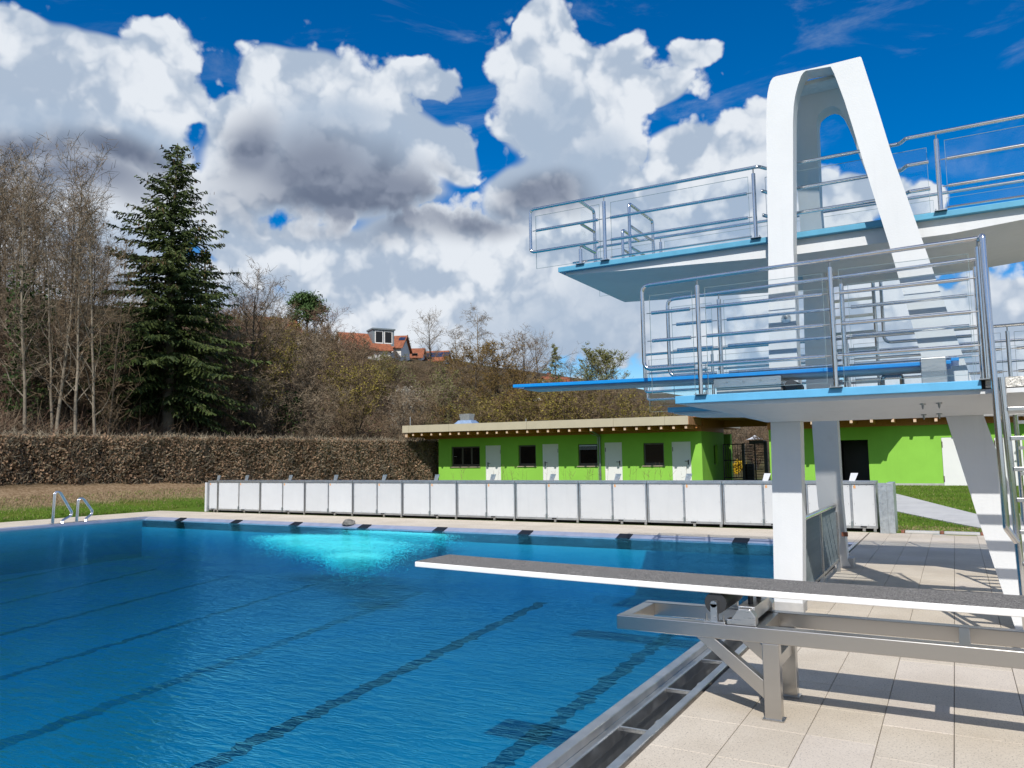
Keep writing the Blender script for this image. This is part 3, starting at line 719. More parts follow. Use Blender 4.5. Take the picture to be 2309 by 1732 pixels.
# rough plaster soffit tying the two arches together at the top
MB().hexa([(-1.50,9.20,5.925),(-0.66,9.20,5.925),(-0.68,9.452,5.915),(-1.40,9.452,5.915),(-1.46,9.20,5.968),(-0.68,9.20,5.968),(-0.70,9.452,5.955),(-1.36,9.452,5.955)]).build('head_soffit', PLASTER, tw)
# plinths
MB().box(-1.825, -1.508, YF-0.012, YF+TF+0.012, 0.0, 0.105).build('plinth', PLINTH, tw, bevel=0.004)
MB().box(-1.735, -1.405, 12.735, 13.03, 0.0, 0.14).build('plinth', PLINTH, tw, bevel=0.004)

# upper platform
UZ = 4.245; UX0, UX1, UY0, UY1 = -4.50, 3.9, 9.30, 11.62
MB().box(UX0, UX1, UY0, UY1, UZ-0.066, UZ).build('upper_coping', COPING_UP, tw, bevel=0.006)
m = MB()
def depth_u(x):   # beam deepest between the arches, running out towards the ends
    if x < -1.7: return 0.035 + 0.135*max(0, (x+4.45)/2.75)
    if x > 0.1: return max(0.03, 0.17-0.135*(x-0.1)/1.9)
    return 0.17
xs_ = [-4.42, -3.6, -2.6, -1.7, -0.8, 0.1, 1.0, 2.0, 3.85]
for xa, xb in zip(xs_[:-1], xs_[1:]):
    za, zb2 = UZ-0.068-depth_u(xa)+0.0, UZ-0.068-depth_u(xb)
    m.add([(xa,UY0+0.075,za),(xb,UY0+0.075,zb2),(xb,UY1-0.075,zb2),(xa,UY1-0.075,za),(xa,UY0+0.075,UZ-0.06),(xb,UY0+0.075,UZ-0.06),(xb,UY1-0.075,UZ-0.06),(xa,UY1-0.075,UZ-0.06)], [(0,3,2,1),(0,1,5,4),(2,3,7,6)])
m.add([(-4.42,UY0+0.075,UZ-0.068-depth_u(-4.42)),(-4.42,UY1-0.075,UZ-0.068-depth_u(-4.42)),(-4.42,UY1-0.075,UZ-0.06),(-4.42,UY0+0.075,UZ-0.06)], [(0,1,2,3)])
m.build('upper_slab', WHITE, tw)
# near lower platform (carries the blue springboard)
LZ = 2.325; LX0, LX1, LY0 = -2.535, 0.24, 8.0
MB().box(LX0, LX1, LY0, 8.967, LZ-0.080, LZ).build('lower_coping', COPING, tw, bevel=0.006)
m = MB()
def zb_l(x): return 2.205 + 0.0*(x), 2.24-0.19*max(0, min(1, (x+2.52)/0.72))
xs_ = [-2.50, -2.30, -2.05, -1.80, -1.0, 0.2, 1.9]
for xa, xb in zip(xs_[:-1], xs_[1:]):
    fa = max(0, min(1, (xa+2.5)/0.7)); fb = max(0, min(1, (xb+2.5)/0.7))
    na, ra = 2.24-0.035*fa, 2.24-0.185*fa; nb_, rb = 2.24-0.035*fb, 2.24-0.185*fb
    m.add([(xa,8.05,na),(xb,8.05,nb_),(xb,8.90,rb),(xa,8.90,ra),(xa,8.966,ra),(xb,8.966,rb),(xa,8.05,2.246),(xb,8.05,2.246),(xb,8.966,2.246),(xa,8.966,2.246)],
          [(0,3,2,1),(3,4,5,2),(0,1,7,6),(4,9,8,5)])
m.add([(-2.5,8.05,2.24),(-2.5,8.966,2.24),(-2.5,8.966,2.246),(-2.5,8.05,2.246)], [(0,1,2,3)])
m.box(-1.76, 1.9, 9.20, 9.30, 2.06, 2.24); m.box(-1.44, -0.06, 8.967, 9.21, 2.058, 2.24)
m.build('lower_slab', WHITE, tw)
for bx, by in ((2081-1989, 0),): pass
for px_, py_ in ((2080.5, 911), (2117.5, 909), (2083, 935), (2118, 933)):
    # anchor bolts hanging under the slab
    f = 0.0
    d = ray(px_, py_); best = None
    for k in range(200):
        Y = 8.05+0.85*k/199; p = CAM+d*(Y/d.y); zs = 2.205-0.15*(Y-8.05)/0.85
        if p.z <= zs+0.0: best = (p.x, Y, zs)
        else: break
    if best is None: p = ony(px_, py_, 8.3); best = (p.x, 8.3, 2.16)
    q = Vector(best)
    mm = MB(); mm.tube([(q.x, q.y, q.z+0.004), (q.x, q.y, q.z-0.008)], 0.026, 10); mm.tube([(q.x, q.y, q.z-0.008), (q.x, q.y, q.z-0.035)], 0.012, 6); mm.tube([(q.x, q.y, q.z-0.035), (q.x, q.y, q.z-0.05)], 0.007, 6); mm.build('anchor_bolt', BOLT, tw)
# landing with chequer plate at the heel of the lower platform
MB().box(0.27, 2.0, 8.05, 8.95, 2.255, 2.262).box(0.27, 2.0, 8.045, 8.06, 2.255, 2.345).build('landing_plate', CHEQUER, tw)
MB().box(0.24, 0.27, 8.03, 8.95, 2.25, 2.33).build('landing_joint', DARK, tw)
# far lower platform behind the rear arch
FX0, FZ = -3.88, 2.455
MB().box(FX0, 2.2, 11.85, 13.6, FZ-0.075, FZ).build('far_coping', COPING_UP, tw, bevel=0.006)
MB().hexa([(-3.80,11.92,FZ-0.10),(2.1,11.92,FZ-0.30),(2.1,13.5,FZ-0.30),(-3.80,13.5,FZ-0.10),(-3.80,11.92,FZ-0.07),(2.1,11.92,FZ-0.07),(2.1,13.5,FZ-0.07),(-3.80,13.5,FZ-0.07)]).build('far_slab', WHITE, tw)
# wall bracket disc on the front leg
p = ony(1773, 719, YF)
m = MB(); m.tube([(p.x, YF-0.012, p.z), (p.x, YF+0.002, p.z)], 0.052, 20); m.tube([(p.x-0.005, YF-0.012, p.z+0.01), (p.x-0.01, YF-0.10, p.z+0.035)], 0.017, 8)
m.build('wall_bracket', STEEL, tw, smooth=True)

# ---------------------------------------------------------------- blue springboard on the lower platform
bs = thing('springboard', 'bright blue springboard standing out from the lower diving platform', 'springboard', (-1.5, 8.5, LZ))
zc2 = lambda t: 2.590 - 0.045*t - 0.012*math.sin(math.pi*t)
BY0, BY1 = 8.24, 8.76
clean_loft(-4.63, 0.02, BY0, BY1, zc2, 0.036).build('plank', BOARDBLUE, bs, bevel=0.005)
clean_loft(-4.52, -0.2, BY0+0.09, BY1-0.03, lambda t: zc2(t)-0.036, 0.028).build('underside_rib', BOARDGREY, bs)
clean_loft(-4.62, 0.02, BY0+0.008, BY1-0.008, lambda t: zc2(t)+0.003, 0.004).build('grip_surface', mat('blue_grip', (0.01, 0.16, 0.42), 0.8, bump=(200, 0.5)), bs)
MB().box(-2.19, -1.50, BY0+0.02, BY1-0.02, LZ+0.085, LZ+0.18).build('fulcrum_box', STEEL, bs, bevel=0.004)
MB().box(-2.17, -1.51, BY0+0.05, BY1-0.05, LZ+0.0, LZ+0.085).build('fulcrum_base', PLINTH, bs, bevel=0.004)
for bx in (-2.05, -1.88, -1.70): MB().tube([(bx, BY0+0.022, LZ+0.14), (bx, BY0+0.012, LZ+0.14)], 0.009, 8).build('bolt', BOLT, bs)
MB().tube([(-1.41, BY0+0.03, LZ+0.07), (-1.41, BY1-0.03, LZ+0.07)], 0.058, 20).build('roller', RUBBER, bs, smooth=True)
MB().box(-0.23, -0.02, BY0-0.03, BY1+0.03, LZ, 2.575).build('heel_clamp', STEEL, bs, bevel=0.006)
MB().box(0.02, 0.085, BY0+0.01, BY1-0.01, 2.535, 2.565).build('heel_end', BOARDBLUE, bs, bevel=0.004)
MB().tube(fillet([(-0.60, BY1+0.02, LZ+0.02), (-0.60, BY1+0.02, LZ+0.16), (-0.42, BY1+0.02, LZ+0.16), (-0.42, BY1+0.02, LZ+0.02)], 0.05), 0.022, 8).build('hold_down_loop', TUBE, bs, smooth=True)

# ---------------------------------------------------------------- railings
def glass(parent, x0, x1, Y, z0, z1):
    o = MB().box(x0, x1, Y-0.004, Y+0.004, z0, z1).build('glass_panel', GLASS, parent)
    e = MB(); t = 0.0016
    e.box(x0-t, x0+t, Y-0.0045, Y+0.0045, z0, z1).box(x1-t, x1+t, Y-0.0045, Y+0.0045, z0, z1).box(x0+t, x1-t, Y-0.0045, Y+0.0045, z1-t, z1+t).box(x0+t, x1-t, Y-0.0045, Y+0.0045, z0-t, z0+t)
    e.build('glass_edge', EDGE, o)
    return o
def rail_bar(parent, xa, xb, Y, z, r=0.0190, pins=(True, True)):
    m = MB(); m.tube([(xa, Y, z), (xb, Y, z)], r, 10); m.build('mid_rail', TUBE, parent, smooth=True)
    q = MB()
    if pins[0]: q.tube([(xa-0.055, Y, z), (xa, Y, z)], 0.006, 6)
    if pins[1]: q.tube([(xb, Y, z), (xb+0.055, Y, z)], 0.006, 6)
    if q.v: q.build('rail_pin', BOLT, parent)
def post(parent, x, Y, z0, z1, zt, r=0.0235):
    m = MB(); m.tube([(x, Y, z0), (x, Y, z1)], r, 12); o = m.build('post', TUBE, parent, smooth=True)
    MB().tube([(x, Y, z1), (x, Y, zt)], 0.008, 6).build('post_pin', BOLT, o)
    m = MB(); m.box(x-0.06, x+0.06, Y-0.05, Y+0.05, z0, z0+0.006)
    for s in (-1, 1): m.tube([(x+s*0.047, Y-0.03, z0), (x+s*0.047, Y-0.03, z0+0.025)], 0.006, 6)
    m.build('base_plate', STEEL, o)
def lower_railing(label, Y, gy, full=True):
    t = thing('railing', label, 'railing', (-1.2, Y, LZ), 'stainless railings of the diving tower')
    XLp, PX = -2.862, (-2.255, -0.950, 0.285)
    path = fillet([(-2.31, Y, 2.632), (XLp, Y, 2.632), (XLp, Y, 3.545), (0.33, Y, 3.592)], 0.085, 6)
    MB().tube(path, 0.0215, 12).build('top_rail', TUBE, t, smooth=True)
    for x, zt in zip(PX, (3.555, 3.572, 3.590)): post(t, x, Y, LZ, zt-0.075, zt)
    for z in (3.238, 2.935):
        rail_bar(t, XLp+0.10, PX[0]-0.085, Y, z)
    for z in (3.238, 2.935, 2.632):
        rail_bar(t, PX[0]+0.085, PX[1]-0.085, Y, z); rail_bar(t, PX[1]+0.085, PX[2]-0.085, Y, z)
    glass(t, -2.80, -2.33, gy, 2.37, 3.44); glass(t, -2.19, -1.03, gy, 2.38, 3.455); glass(t, -0.88, 0.21, gy, 2.38, 3.475)
    return t
nr = lower_railing('near stainless railing with glass panels on the edge of the lower diving platform', 8.0, 8.055)
# the bent foot at the free end of the second railing
fr_ = lower_railing('second stainless railing, behind the blue springboard on the lower platform', 8.87, 8.82)

def upper_railing(label, Y, gy, z, jog, x_shift=0.0, end_return=1, base=None):
    t = thing('railing', label, 'railing', (-1.0+x_shift, Y, z), 'stainless railings of the diving tower')
    X = lambda v: v+x_shift
    XLp = X(-4.91); zt, zm, zl = z+0.865, z+0.56, z+0.265
    sgn = 1 if jog >= 0 else -1
    path = [(X(-4.22), Y, zl), (XLp, Y, zl), (XLp, Y, zt)]
    if jog: path += [(X(-1.83), Y, zt), (X(-1.76), Y+jog, zt-0.0), (X(-0.33), Y+jog, zt), (X(-0.26), Y, zt)]
    path += [(X(3.85), Y, zt)]
    MB().tube(fillet(path, 0.06, 5), 0.0205, 10).build('top_rail', TUBE, t, smooth=True)
    PX = [X(v) for v in (-3.815, -1.895, 0.025, 1.95, 3.8)]
    for x in PX: post(t, x, Y, z, zt-0.075, zt)
    for zz in (zm, zl):
        if zz == zm: rail_bar(t, XLp+0.09, PX[0]-0.085, Y, zz)
        else: rail_bar(t, X(-4.22), PX[0]-0.085, Y, zz, pins=(False, True))
        rail_bar(t, PX[0]+0.085, PX[1]-0.085, Y, zz)
        if jog:
            m = MB(); m.tube(fillet([(PX[1]+0.085, Y, zz), (X(-1.80), Y, zz), (X(-1.74), Y+jog, zz), (X(-0.33), Y+jog, zz), (X(-0.27), Y, zz), (PX[2]-0.085, Y, zz)], 0.05, 4), 0.021, 10); m.build('mid_rail', TUBE, t, smooth=True)
        else: rail_bar(t, PX[1]+0.085, PX[2]-0.085, Y, zz)
        for a_, b_ in zip(PX[2:-1], PX[3:]): rail_bar(t, a_+0.085, b_-0.085, Y, zz)
    glass(t, X(-4.85), X(-3.90), gy, z+0.04, z+0.78)
    glass(t, PX[0]+0.075, PX[1]-0.075, gy, z+0.05, z+0.78)
    if jog: glass(t, PX[1]+0.10, PX[2]-0.10, gy+jog, z+0.05, z+0.78)
    else: glass(t, PX[1]+0.075, PX[2]-0.075, gy, z+0.05, z+0.78)
    for a_, b_ in zip(PX[2:-1], PX[3:]): glass(t, a_+0.075, b_-0.075, gy, z+0.05, z+0.78)
    for a_, b_ in ((X(-4.30), PX[0]-0.06), (PX[0]+0.06, PX[1]-0.06)) + tuple((a2+0.06, b2-0.06) for a2, b2 in zip(PX[2:-1], PX[3:])): MB().tube([(a_, gy, z+0.045), (b_, gy, z+0.045)], 0.013, 6).build('toe_rail', TUBE, t, smooth=True)
    if end_return:
        s = end_return
        y2 = Y+(0.50 if s > 0 else 0.72)*s
        MB().tube(fillet([(X(-4.17), Y, zt), (X(-4.17), y2, zt), (X(-4.17), y2, z)], 0.06), 0.022, 10).build('return_rail', TUBE, t, smooth=True)
        post(t, X(-4.17), Y+0.01*s, z, zl-0.06, zl)
        m = MB()
        for zz in (zm, zl): m.tube([(X(-4.17), Y+0.06*s, zz), (X(-4.17), y2, zz)], 0.020, 8)
        m.build('return_bars', TUBE, t, smooth=True)
        MB().box(X(-4.174), X(-4.166), min(Y+0.05*s, y2-0.06*s), max(Y+0.05*s, y2-0.06*s), z+0.05, z+0.78).build('glass_panel', GLASS, t)
    return t
upper_railing('near railing of the upper diving platform, bent around the white arch', UY0+0.005, UY0+0.05, UZ, 0.13)
upper_railing('far railing along the back of the upper diving platform', UY1-0.03, UY1-0.07, UZ, 0.0, 0.0, -1)
upper_railing('near railing of the far lower platform, seen through the other railings', 11.88, 11.93, FZ, 0.0, 0.66, 0)
upper_railing('far railing of the far lower platform, the rearmost of all railings', 13.55, 13.5, FZ, 0.0, 0.10, 0)

bar = thing('end_barrier', 'free standing inverted U barrier with a glass pane near the tip of the upper platform', 'barrier', (-3.64, 10.2, UZ))
MB().tube(fillet([(-3.64, 9.76, UZ), (-3.64, 9.76, UZ+0.865), (-3.63, 10.68, UZ+0.865), (-3.63, 10.68, UZ)], 0.06), 0.021, 10).build('frame', TUBE, bar, smooth=True)
for zz in (0.56, 0.265): MB().tube([(-3.64, 9.80, UZ+zz), (-3.63, 10.66, UZ+zz)], 0.019, 8).build('mid_rail', TUBE, bar, smooth=True)
MB().box(-3.62, -3.612, 9.82, 10.62, UZ+0.05, UZ+0.78).build('glass_panel', GLASS, bar)
# steel ladder from the far lower platform up to the upper one
ld = thing('ladder', 'dark steel ladder rising behind the railings of the lower platform', 'ladder', (-1.15, 12.4, FZ), 'steel ladders of the diving tower')
for x in (-1.44, -0.885): MB().tube([(x, 12.40, FZ), (x-0.01, 12.30, 4.95)], 0.026, 10).build('stringer', TUBE, ld, smooth=True)
z = FZ+0.27
while z < 4.9: MB().box(-1.43, -0.90, 12.33, 12.39, z-0.018, z+0.018).build('rung', STEEL, ld); z += 0.245
MB().tube(fillet([(-0.79, 12.32, 4.95), (-0.79, 12.36, 3.28), (-0.40, 12.36, 3.28), (0.30, 12.36, 3.28)], 0.10), 0.024, 10).build('handrail', TUBE, ld, smooth=True)

# near ladder at the right edge of the picture
ld = thing('ladder', 'near steel ladder with a tall grab rail at the right end of the lower platform', 'ladder', (0.65, 7.95, 0), 'steel ladders of the diving tower')
for x in (0.390, 0.985): MB().tube([(x+0.055, 7.95, 0.0), (x+0.05, 7.95, 0.15), (x, 7.95, 2.335)], 0.030, 14).build('stringer', TUBE, ld, smooth=True)
for k, py_ in enumerate((922, 988, 1057.5, 1127, 1199, 1271, 1345)):
    z = ony(2290, py_, 7.95).z
    xo = 0.39+0.05*(1-z/2.335)
    MB().box(xo+0.022, xo+0.575, 7.915, 7.985, z-0.018, z+0.016).build('rung', STEEL, ld, bevel=0.003)
for sx, x0 in ((1, 0.325), (-1, 1.05)):
    p1 = (x0, 7.93, 3.60); p2 = (x0+0.018*sx, 7.90, 1.05); p3 = (x0+0.09*sx, 7.93, 0.93)
    MB().tube(fillet([(x0-0.02*sx, 8.0, 3.58), p1, p2, p3], 0.08, 5), 0.0275, 14).build('grab_rail', TUBE, ld, smooth=True)
ld2 = thing('ladder', 'steel ladder behind the near one, at the back of the slanted white leg', 'ladder', (0.9, 10.5, 0), 'steel ladders of the diving tower')
for x in (0.62, 1.22): MB().tube([(x+0.02, 10.6, 0.0), (x, 10.5, 2.30)], 0.026, 10).build('stringer', TUBE, ld2, smooth=True)
z = 0.28
while z < 2.3: MB().box(0.63, 1.21, 10.5, 10.57, z-0.018, z+0.018).build('rung', STEEL, ld2); z += 0.29

# bar fence between the front pillar and the rear foot
fe = thing('bar_fence', 'steel fence of many thin upright bars between the two white pillars', 'fence', (-1.58, 10.6, 0))
Xf = -1.56; ya_, yb_ = 9.25, 12.32
MB().tube([(Xf, ya_, 0.955), (Xf, yb_, 0.955)], 0.030, 10).build('top_rail', TUBE, fe, smooth=True)
MB().box(Xf-0.02, Xf+0.02, ya_, yb_, 0.155, 0.19).build('bottom_rail', STEEL, fe)
for yy in (ya_+0.02, 10.75, yb_-0.02): MB().box(Xf-0.025, Xf+0.025, yy-0.025, yy+0.025, 0, 0.94).build('post', STEEL, fe)
barm = MB().box(-0.007, 0.007, -0.007, 0.007, 0.19, 0.93).mesh('bar'); barm.materials.append(PIPE)
yy = ya_+0.10; k = 0
while yy < yb_-0.06:
    if abs(yy-10.75) > 0.05:
        o = bpy.data.objects.new('bar', barm); COL.objects.link(o); o.parent = fe; o.location = (Xf+1.58, yy-10.6, 0)
    yy += 0.078
MB().box(-1.50, -1.42, 12.34, 12.40, 0.50, 0.56).build('bracket', RUST, fe)

# ---------------------------------------------------------------- pool entry ladders on the left edge
def entry_ladder(y, h, label):
    t = thing('entry_handrail', label, 'handrail', (PX0-0.2, y, 0), 'bent steel handrails on the left pool edge')
    for s, name in ((0, 'grab_rail'), (0.52, 'grab_rail')):
        xx = PX0-0.30
        MB().tube(fillet([(xx, y+s, 0), (xx-0.02, y+s, h), (xx+0.18, y+s, h+0.02), (xx+0.46, y+s, 0.36), (xx+0.40, y+s, 0.26), (xx+0.22, y+s, 0.12), (xx+0.22, y+s, -0.12)], 0.09, 4), 0.024, 10).build(name, TUBE, t, smooth=True)
    return t
def hand(xpx, ypx, topx, topy, label, w):
    base = onx(xpx, ypx, PX0-0.22); topp = onx(topx, topy, PX0-0.22); h = topp.z
    t = thing('entry_handrail', label, 'handrail', (base.x, base.y, 0), 'bent steel handrails on the left pool edge')
    y0 = base.y; X_ = PX0-0.22
    pts = [(X_, y0, 0.0), (X_, y0+0.03, h-0.09), (X_, y0+0.10, h), (X_, y0+0.20, h-0.06), (X_, y0+w, 0.30), (X_, y0+w-0.02, 0.20), (X_+0.05, y0+0.26, 0.09), (X_+0.10, y0+0.23, -0.04)]
    MB().tube(fillet(pts, 0.10, 4), 0.023, 10).build('grab_rail', TUBE, t, smooth=True)
    pts2 = [(p[0]+0.02, p[1]+0.035, p[2]-0.004 if i in (2, 3) else p[2]) for i, p in enumerate(pts)]
    MB().tube(fillet(pts2, 0.10, 4), 0.021, 10).build('grab_rail', TUBE, t, smooth=True)
    for q in (pts[0], pts[-2]): MB().box(q[0]-0.07, q[0]+0.07, q[1]-0.05, q[1]+0.05, 0.0, 0.012).build('foot_plate', STEEL, t)
hand(116.5, 1182, 124.4, 1107.2, 'taller and left bent steel handrail on the left pool edge', 0.56)
hand(170.7, 1178, 177.2, 1121.7, 'shorter bent steel handrail, nearer the left pool corner', 0.48)

# ---------------------------------------------------------------- white cabinets along the far deck
CY, CH, CD = 19.0-0.35, 1.085, 0.62
bx_ = [-22.62, -22.03, -20.53, -18.49, -16.46, -14.54, -12.58, -10.64, -8.72, -6.83, -4.93, -3.05, -1.62]
bx_ = [ony(x, 1120, CY).x for x in (469.5, 491, 586.5, 687, 795.5, 907, 1030, 1162, 1305, 1459, 1629)]
stp = bx_[-1]-bx_[-2]; bx_ += [bx_[-1]+stp, ony(1977, 1120, CY).x]
mids = [None, 538.3, 637, 740, 850, 969, 1096.5, 1232, 1380.5, 1542, None, 1919]
CL = ['narrow white cabinet at the left end of the row, beside the lawn', 'second cabinet of the row, the first full width one from the left',
      'white double door cabinet in front of the brown hedge, third from the left end', 'fourth cabinet from the left, behind the lane plate left of the bubbles',
      'cabinet straight behind the left end of the turquoise bubbles', 'last cabinet before the green building begins, below the hedge end',
      'cabinet below the wide three pane window', 'cabinet below the second white door of the green wall', 'cabinet below the window beside the downpipe',
      'cabinet below the fourth white door, under the last window', 'cabinet below the gate passage, partly behind the front white pillar', 'cabinet between the two white pillars of the tower',]
CL = CL[:11] + ['rightmost white cabinet of the row, right of the rear white foot']
for i in range(len(bx_)-1):
    x0, x1 = bx_[i]+0.012, bx_[i+1]-0.012
    t = thing('storage_cabinet', CL[i] if i < len(CL) else CL[-1], 'cabinet', ((x0+x1)/2, CY+CD/2, 0), 'white cabinets along the far deck')
    gap = 0.075
    MB().box(x0, x1, CY+0.02, CY+CD, gap, CH-0.02).build('body', PANEL, t)
    f = MB(); w = 0.035
    f.box(x0, x0+w, CY, CY+0.03, gap, CH-0.055).box(x1-w, x1, CY, CY+0.03, gap, CH-0.055)
    f.box(x0, x1, CY-0.002, CY+0.03, gap, gap+0.045)
    f.box(x0-0.006, x1+0.006, CY-0.02, CY+CD+0.02, CH-0.058, CH)
    xm = ony(mids[i], 1120, CY).x if (i < len(mids) and mids[i]) else (x0+x1)/2
    if i == 0: xm = None
    if xm: f.box(xm-0.022, xm+0.022, CY, CY+0.03, gap+0.045, CH-0.055)
    f.build('frame', CAULK, t)
    spans = [(x0+w, x1-w)] if not xm else [(x0+w, xm-0.022), (xm+0.022, x1-w)]
    for (a, c) in spans:
        d = MB().box(a+0.004, c-0.004, CY+0.006, CY+0.022, gap+0.05, CH-0.062).build('door', PANEL, t)
        sc_ = MB()
        for zz in (gap+0.10, CH*0.55, CH-0.11):
            for xx in (a+0.035, c-0.035): sc_.box(xx-0.006, xx+0.006, CY+0.002, CY+0.006, zz-0.006, zz+0.006)
        for k in (1, 2): 
            for zz in (gap+0.075, CH-0.085): xx = a+(c-a)*k/3; sc_.box(xx-0.006, xx+0.006, CY+0.002, CY+0.006, zz-0.006, zz+0.006)
        sc_.build('screws', BOLT, d, kind='stuff')
    a, c = spans[-1]
    MB().add([(a+0.03,CY+0.001,CH-0.12),(a+0.085,CY+0.001,CH-0.12),(a+0.0575,CY+0.001,CH-0.075)], [(0,1,2)]).box(a+0.035, a+0.08, CY+0.001, CY+0.004, CH-0.15, CH-0.128).build('warning_sticker', WARN, t)
    MB().box((xm or x0+0.02)-0.025, (xm or x0+0.02)+0.012, CY-0.022, CY, gap+0.01, gap+0.15).build('latch', PIPE, t, bevel=0.004)
    for fx in ((a+0.20), (x1-0.06)):
        MB().box(fx-0.03, fx+0.03, CY+0.05, CY+0.10, 0.0, gap).box(fx-0.012, fx+0.012, CY+0.06, CY+0.085, 0, gap).build('foot', STEEL, t)
    MB().box(a+0.14, a+0.26, CY-0.03, CY, gap+0.02, gap+0.05).build('bolt_lock', BLACK, t)
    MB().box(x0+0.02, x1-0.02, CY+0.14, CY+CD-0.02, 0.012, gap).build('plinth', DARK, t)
    if i != 10 or True:
        xt = (xm if xm else x0+0.10)
        # upright fin on the lid, leaning slightly
        f = MB(); f.hexa([(xt-0.06,CY+0.30,CH),(xt+0.065,CY+0.30,CH),(xt+0.065,CY+0.32,CH),(xt-0.06,CY+0.32,CH),(xt-0.01,CY+0.30,CH+0.175),(xt+0.14,CY+0.30,CH+0.175),(xt+0.14,CY+0.32,CH+0.175),(xt-0.01,CY+0.32,CH+0.175)])
        f.build('lid_fin', SIGNW if i >= 10 else GALV, t)
xe = bx_[-1]
t = thing('sheet_metal_box', 'tall galvanised sheet box closing the right end of the white cabinets', 'end panel', (xe+0.25, CY, 0))
MB().box(xe+0.05, xe+0.21, CY-0.22, CY-0.20, 0.0, 1.06).build('front_sheet', GALV, t)
MB().box(xe+0.21, xe+0.34, CY-0.20, CY+CD, 0.0, 1.06).build('side_box', GALV, t, bevel=0.004)
MB().box(xe+0.06, xe+0.21, CY-0.20, CY+0.02, 0.0, 1.05).build('inner_box', PANEL, t)
m = MB()
for k in range(6): zz = 0.08+k*0.18; m.box(xe+0.12, xe+0.136, CY-0.228, CY-0.22, zz, zz+0.014)
m.build('rivets', BOLT, t, kind='stuff')
t = [q for q in COL.objects if q.name == 'storage_cabinet'][0]
MB().box(bx_[0]-0.10, bx_[0]-0.01, CY-0.06, CY+CD, 0.02, 1.02).build('side_sheet', PANEL, t)

# ---------------------------------------------------------------- green service building
FY = 36.5
bd = thing('service_building', 'low bright green building with white doors, dark windows and a wide brown eave', 'building', (-18, FY+3, 0.3))
XA, XB = ony(989.5, 1080, FY).x, ony(1585, 1080, FY).x
XC, XD = ony(1738, 1080, FY).x, 14.0
ZW = 2.84
def wall_with_openings(x0, x1, z0, z1, holes, name):
    """front wall with real window and door openings, 0.3 m deep"""
    m = MB(); cuts = sorted(holes); x = x0
    for (a, c, za, zb_) in cuts:
        if a > x: m.box(x, a, FY, FY+0.30, z0, z1)
        if za > z0: m.box(a, c, FY, FY+0.30, z0, za)
        if zb_ < z1: m.box(a, c, FY, FY+0.30, zb_, z1)
        x = c
    m.box(x, x1, FY, FY+0.30, z0, z1)
    return m.build(name, GREEN, bd)
a5 = lambda x, y: (880+x*.14467, 920+y*.14467)
g3 = lambda x, y: (1160+x*.15371, 920+y*.15371)
a6 = lambda x, y: (1400+x*.14467, 900+y*.14467)
def rect(p, q): a, c = ony(*p, FY), ony(*q, FY); return (min(a.x, c.x), max(a.x, c.x), min(a.z, c.z), max(a.z, c.z))
wins = [rect(a5(950, 607), a5(1397, 913)), rect(g3(55, 548), g3(317, 850)), rect(g3(930, 535), g3(1222, 848)), rect(a6(345, 687), a6(678, 1033))]
dtop = [rect(a5(1487, 588), a5(1727, 1110)), rect(g3(412, 533), g3(652, 1050)), rect(g3(1322, 510), g3(1588, 1050)), rect(a6(792, 668), a6(1105, 1260))]
doors = [(d[0], d[1], 0.31, d[3]) for d in dtop]
wall_with_openings(XA, XB, 0.2, ZW, wins+doors, 'front_wall')
MB().box(XA, XA+0.3, FY+0.30, FY+7, 0.2, ZW).build('side_wall', GREEN, bd)
# side wall of the passage with one slim window
zs = rect(a6(1515, 700), a6(1585, 1030))
y0w, y1w = 38.6, 39.3
m = MB(); m.box(XB-0.3, XB, FY+0.30, y0w, 0.2, ZW).box(XB-0.3, XB, y1w, FY+4.1, 0.2, ZW).box(XB-0.3, XB, y0w, y1w, 0.2, zs[2]).box(XB-0.3, XB, y0w, y1w, zs[3], ZW)
m.build('passage_wall', GREEN, bd)
wf = MB().box(XB-0.20, XB-0.12, y0w, y1w, zs[2], zs[3]).build('window', WINFRAME, bd)
MB().box(XB-0.119, XB-0.113, y0w+0.06, y1w-0.06, zs[2]+0.06, zs[3]-0.06).build('pane', WINGLASS, wf)
MB().box(XA+0.3, XB-0.3, FY+6.7, FY+7, 0.2, ZW).build('back_wall', GREEN, bd)
for i, (a, c, za, zb_) in enumerate(wins):
    fr = MB(); w = 0.075; yy = FY+0.10
    mull = ([a+(c-a)*0.37, a+(c-a)*0.69] if i == 0 else [])
    fr.box(a, a+w, yy, yy+0.07, za, zb_).box(c-w, c, yy, yy+0.07, za, zb_).box(a+w, c-w, yy, yy+0.07, zb_-w, zb_).box(a+w, c-w, yy, yy+0.07, za, za+0.13)
    for xm in mull: fr.box(xm-0.05, xm+0.05, yy-0.004, yy+0.066, za+0.13, zb_-w)
    wo = fr.build('window', WINFRAME, bd, bevel=0.004)
    ed = [a+w]+[v for xm in mull for v in (xm-0.05, xm+0.05)]+[c-w]
    for k in range(0, len(ed), 2): MB().box(ed[k], ed[k+1], yy+0.03, yy+0.036, za+0.13, zb_-w).build('pane', WINGLASS, wo)
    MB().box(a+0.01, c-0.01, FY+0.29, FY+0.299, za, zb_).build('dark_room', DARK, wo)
    MB().box(a-0.06, c+0.04, FY-0.06, FY+0.10, za-0.045, za-0.004).build('sill', SILL, wo)
    if i == 2:
        m = MB(); m.box(a+0.05, c-0.05, FY+0.03, FY+0.08, zb_-0.10, zb_-0.05)
        for k in range(5): m.box(a+0.06, c-0.06, FY+0.035, FY+0.09, zb_-0.13-k*0.035, zb_-0.122-k*0.035)
        m.build('blind', GALV, wo)
    if i == 0: MB().box(a+0.16, a+0.33, yy-0.05, yy-0.03, (za+zb_)/2, (za+zb_)/2+0.025).build('handle', STEEL, wo)
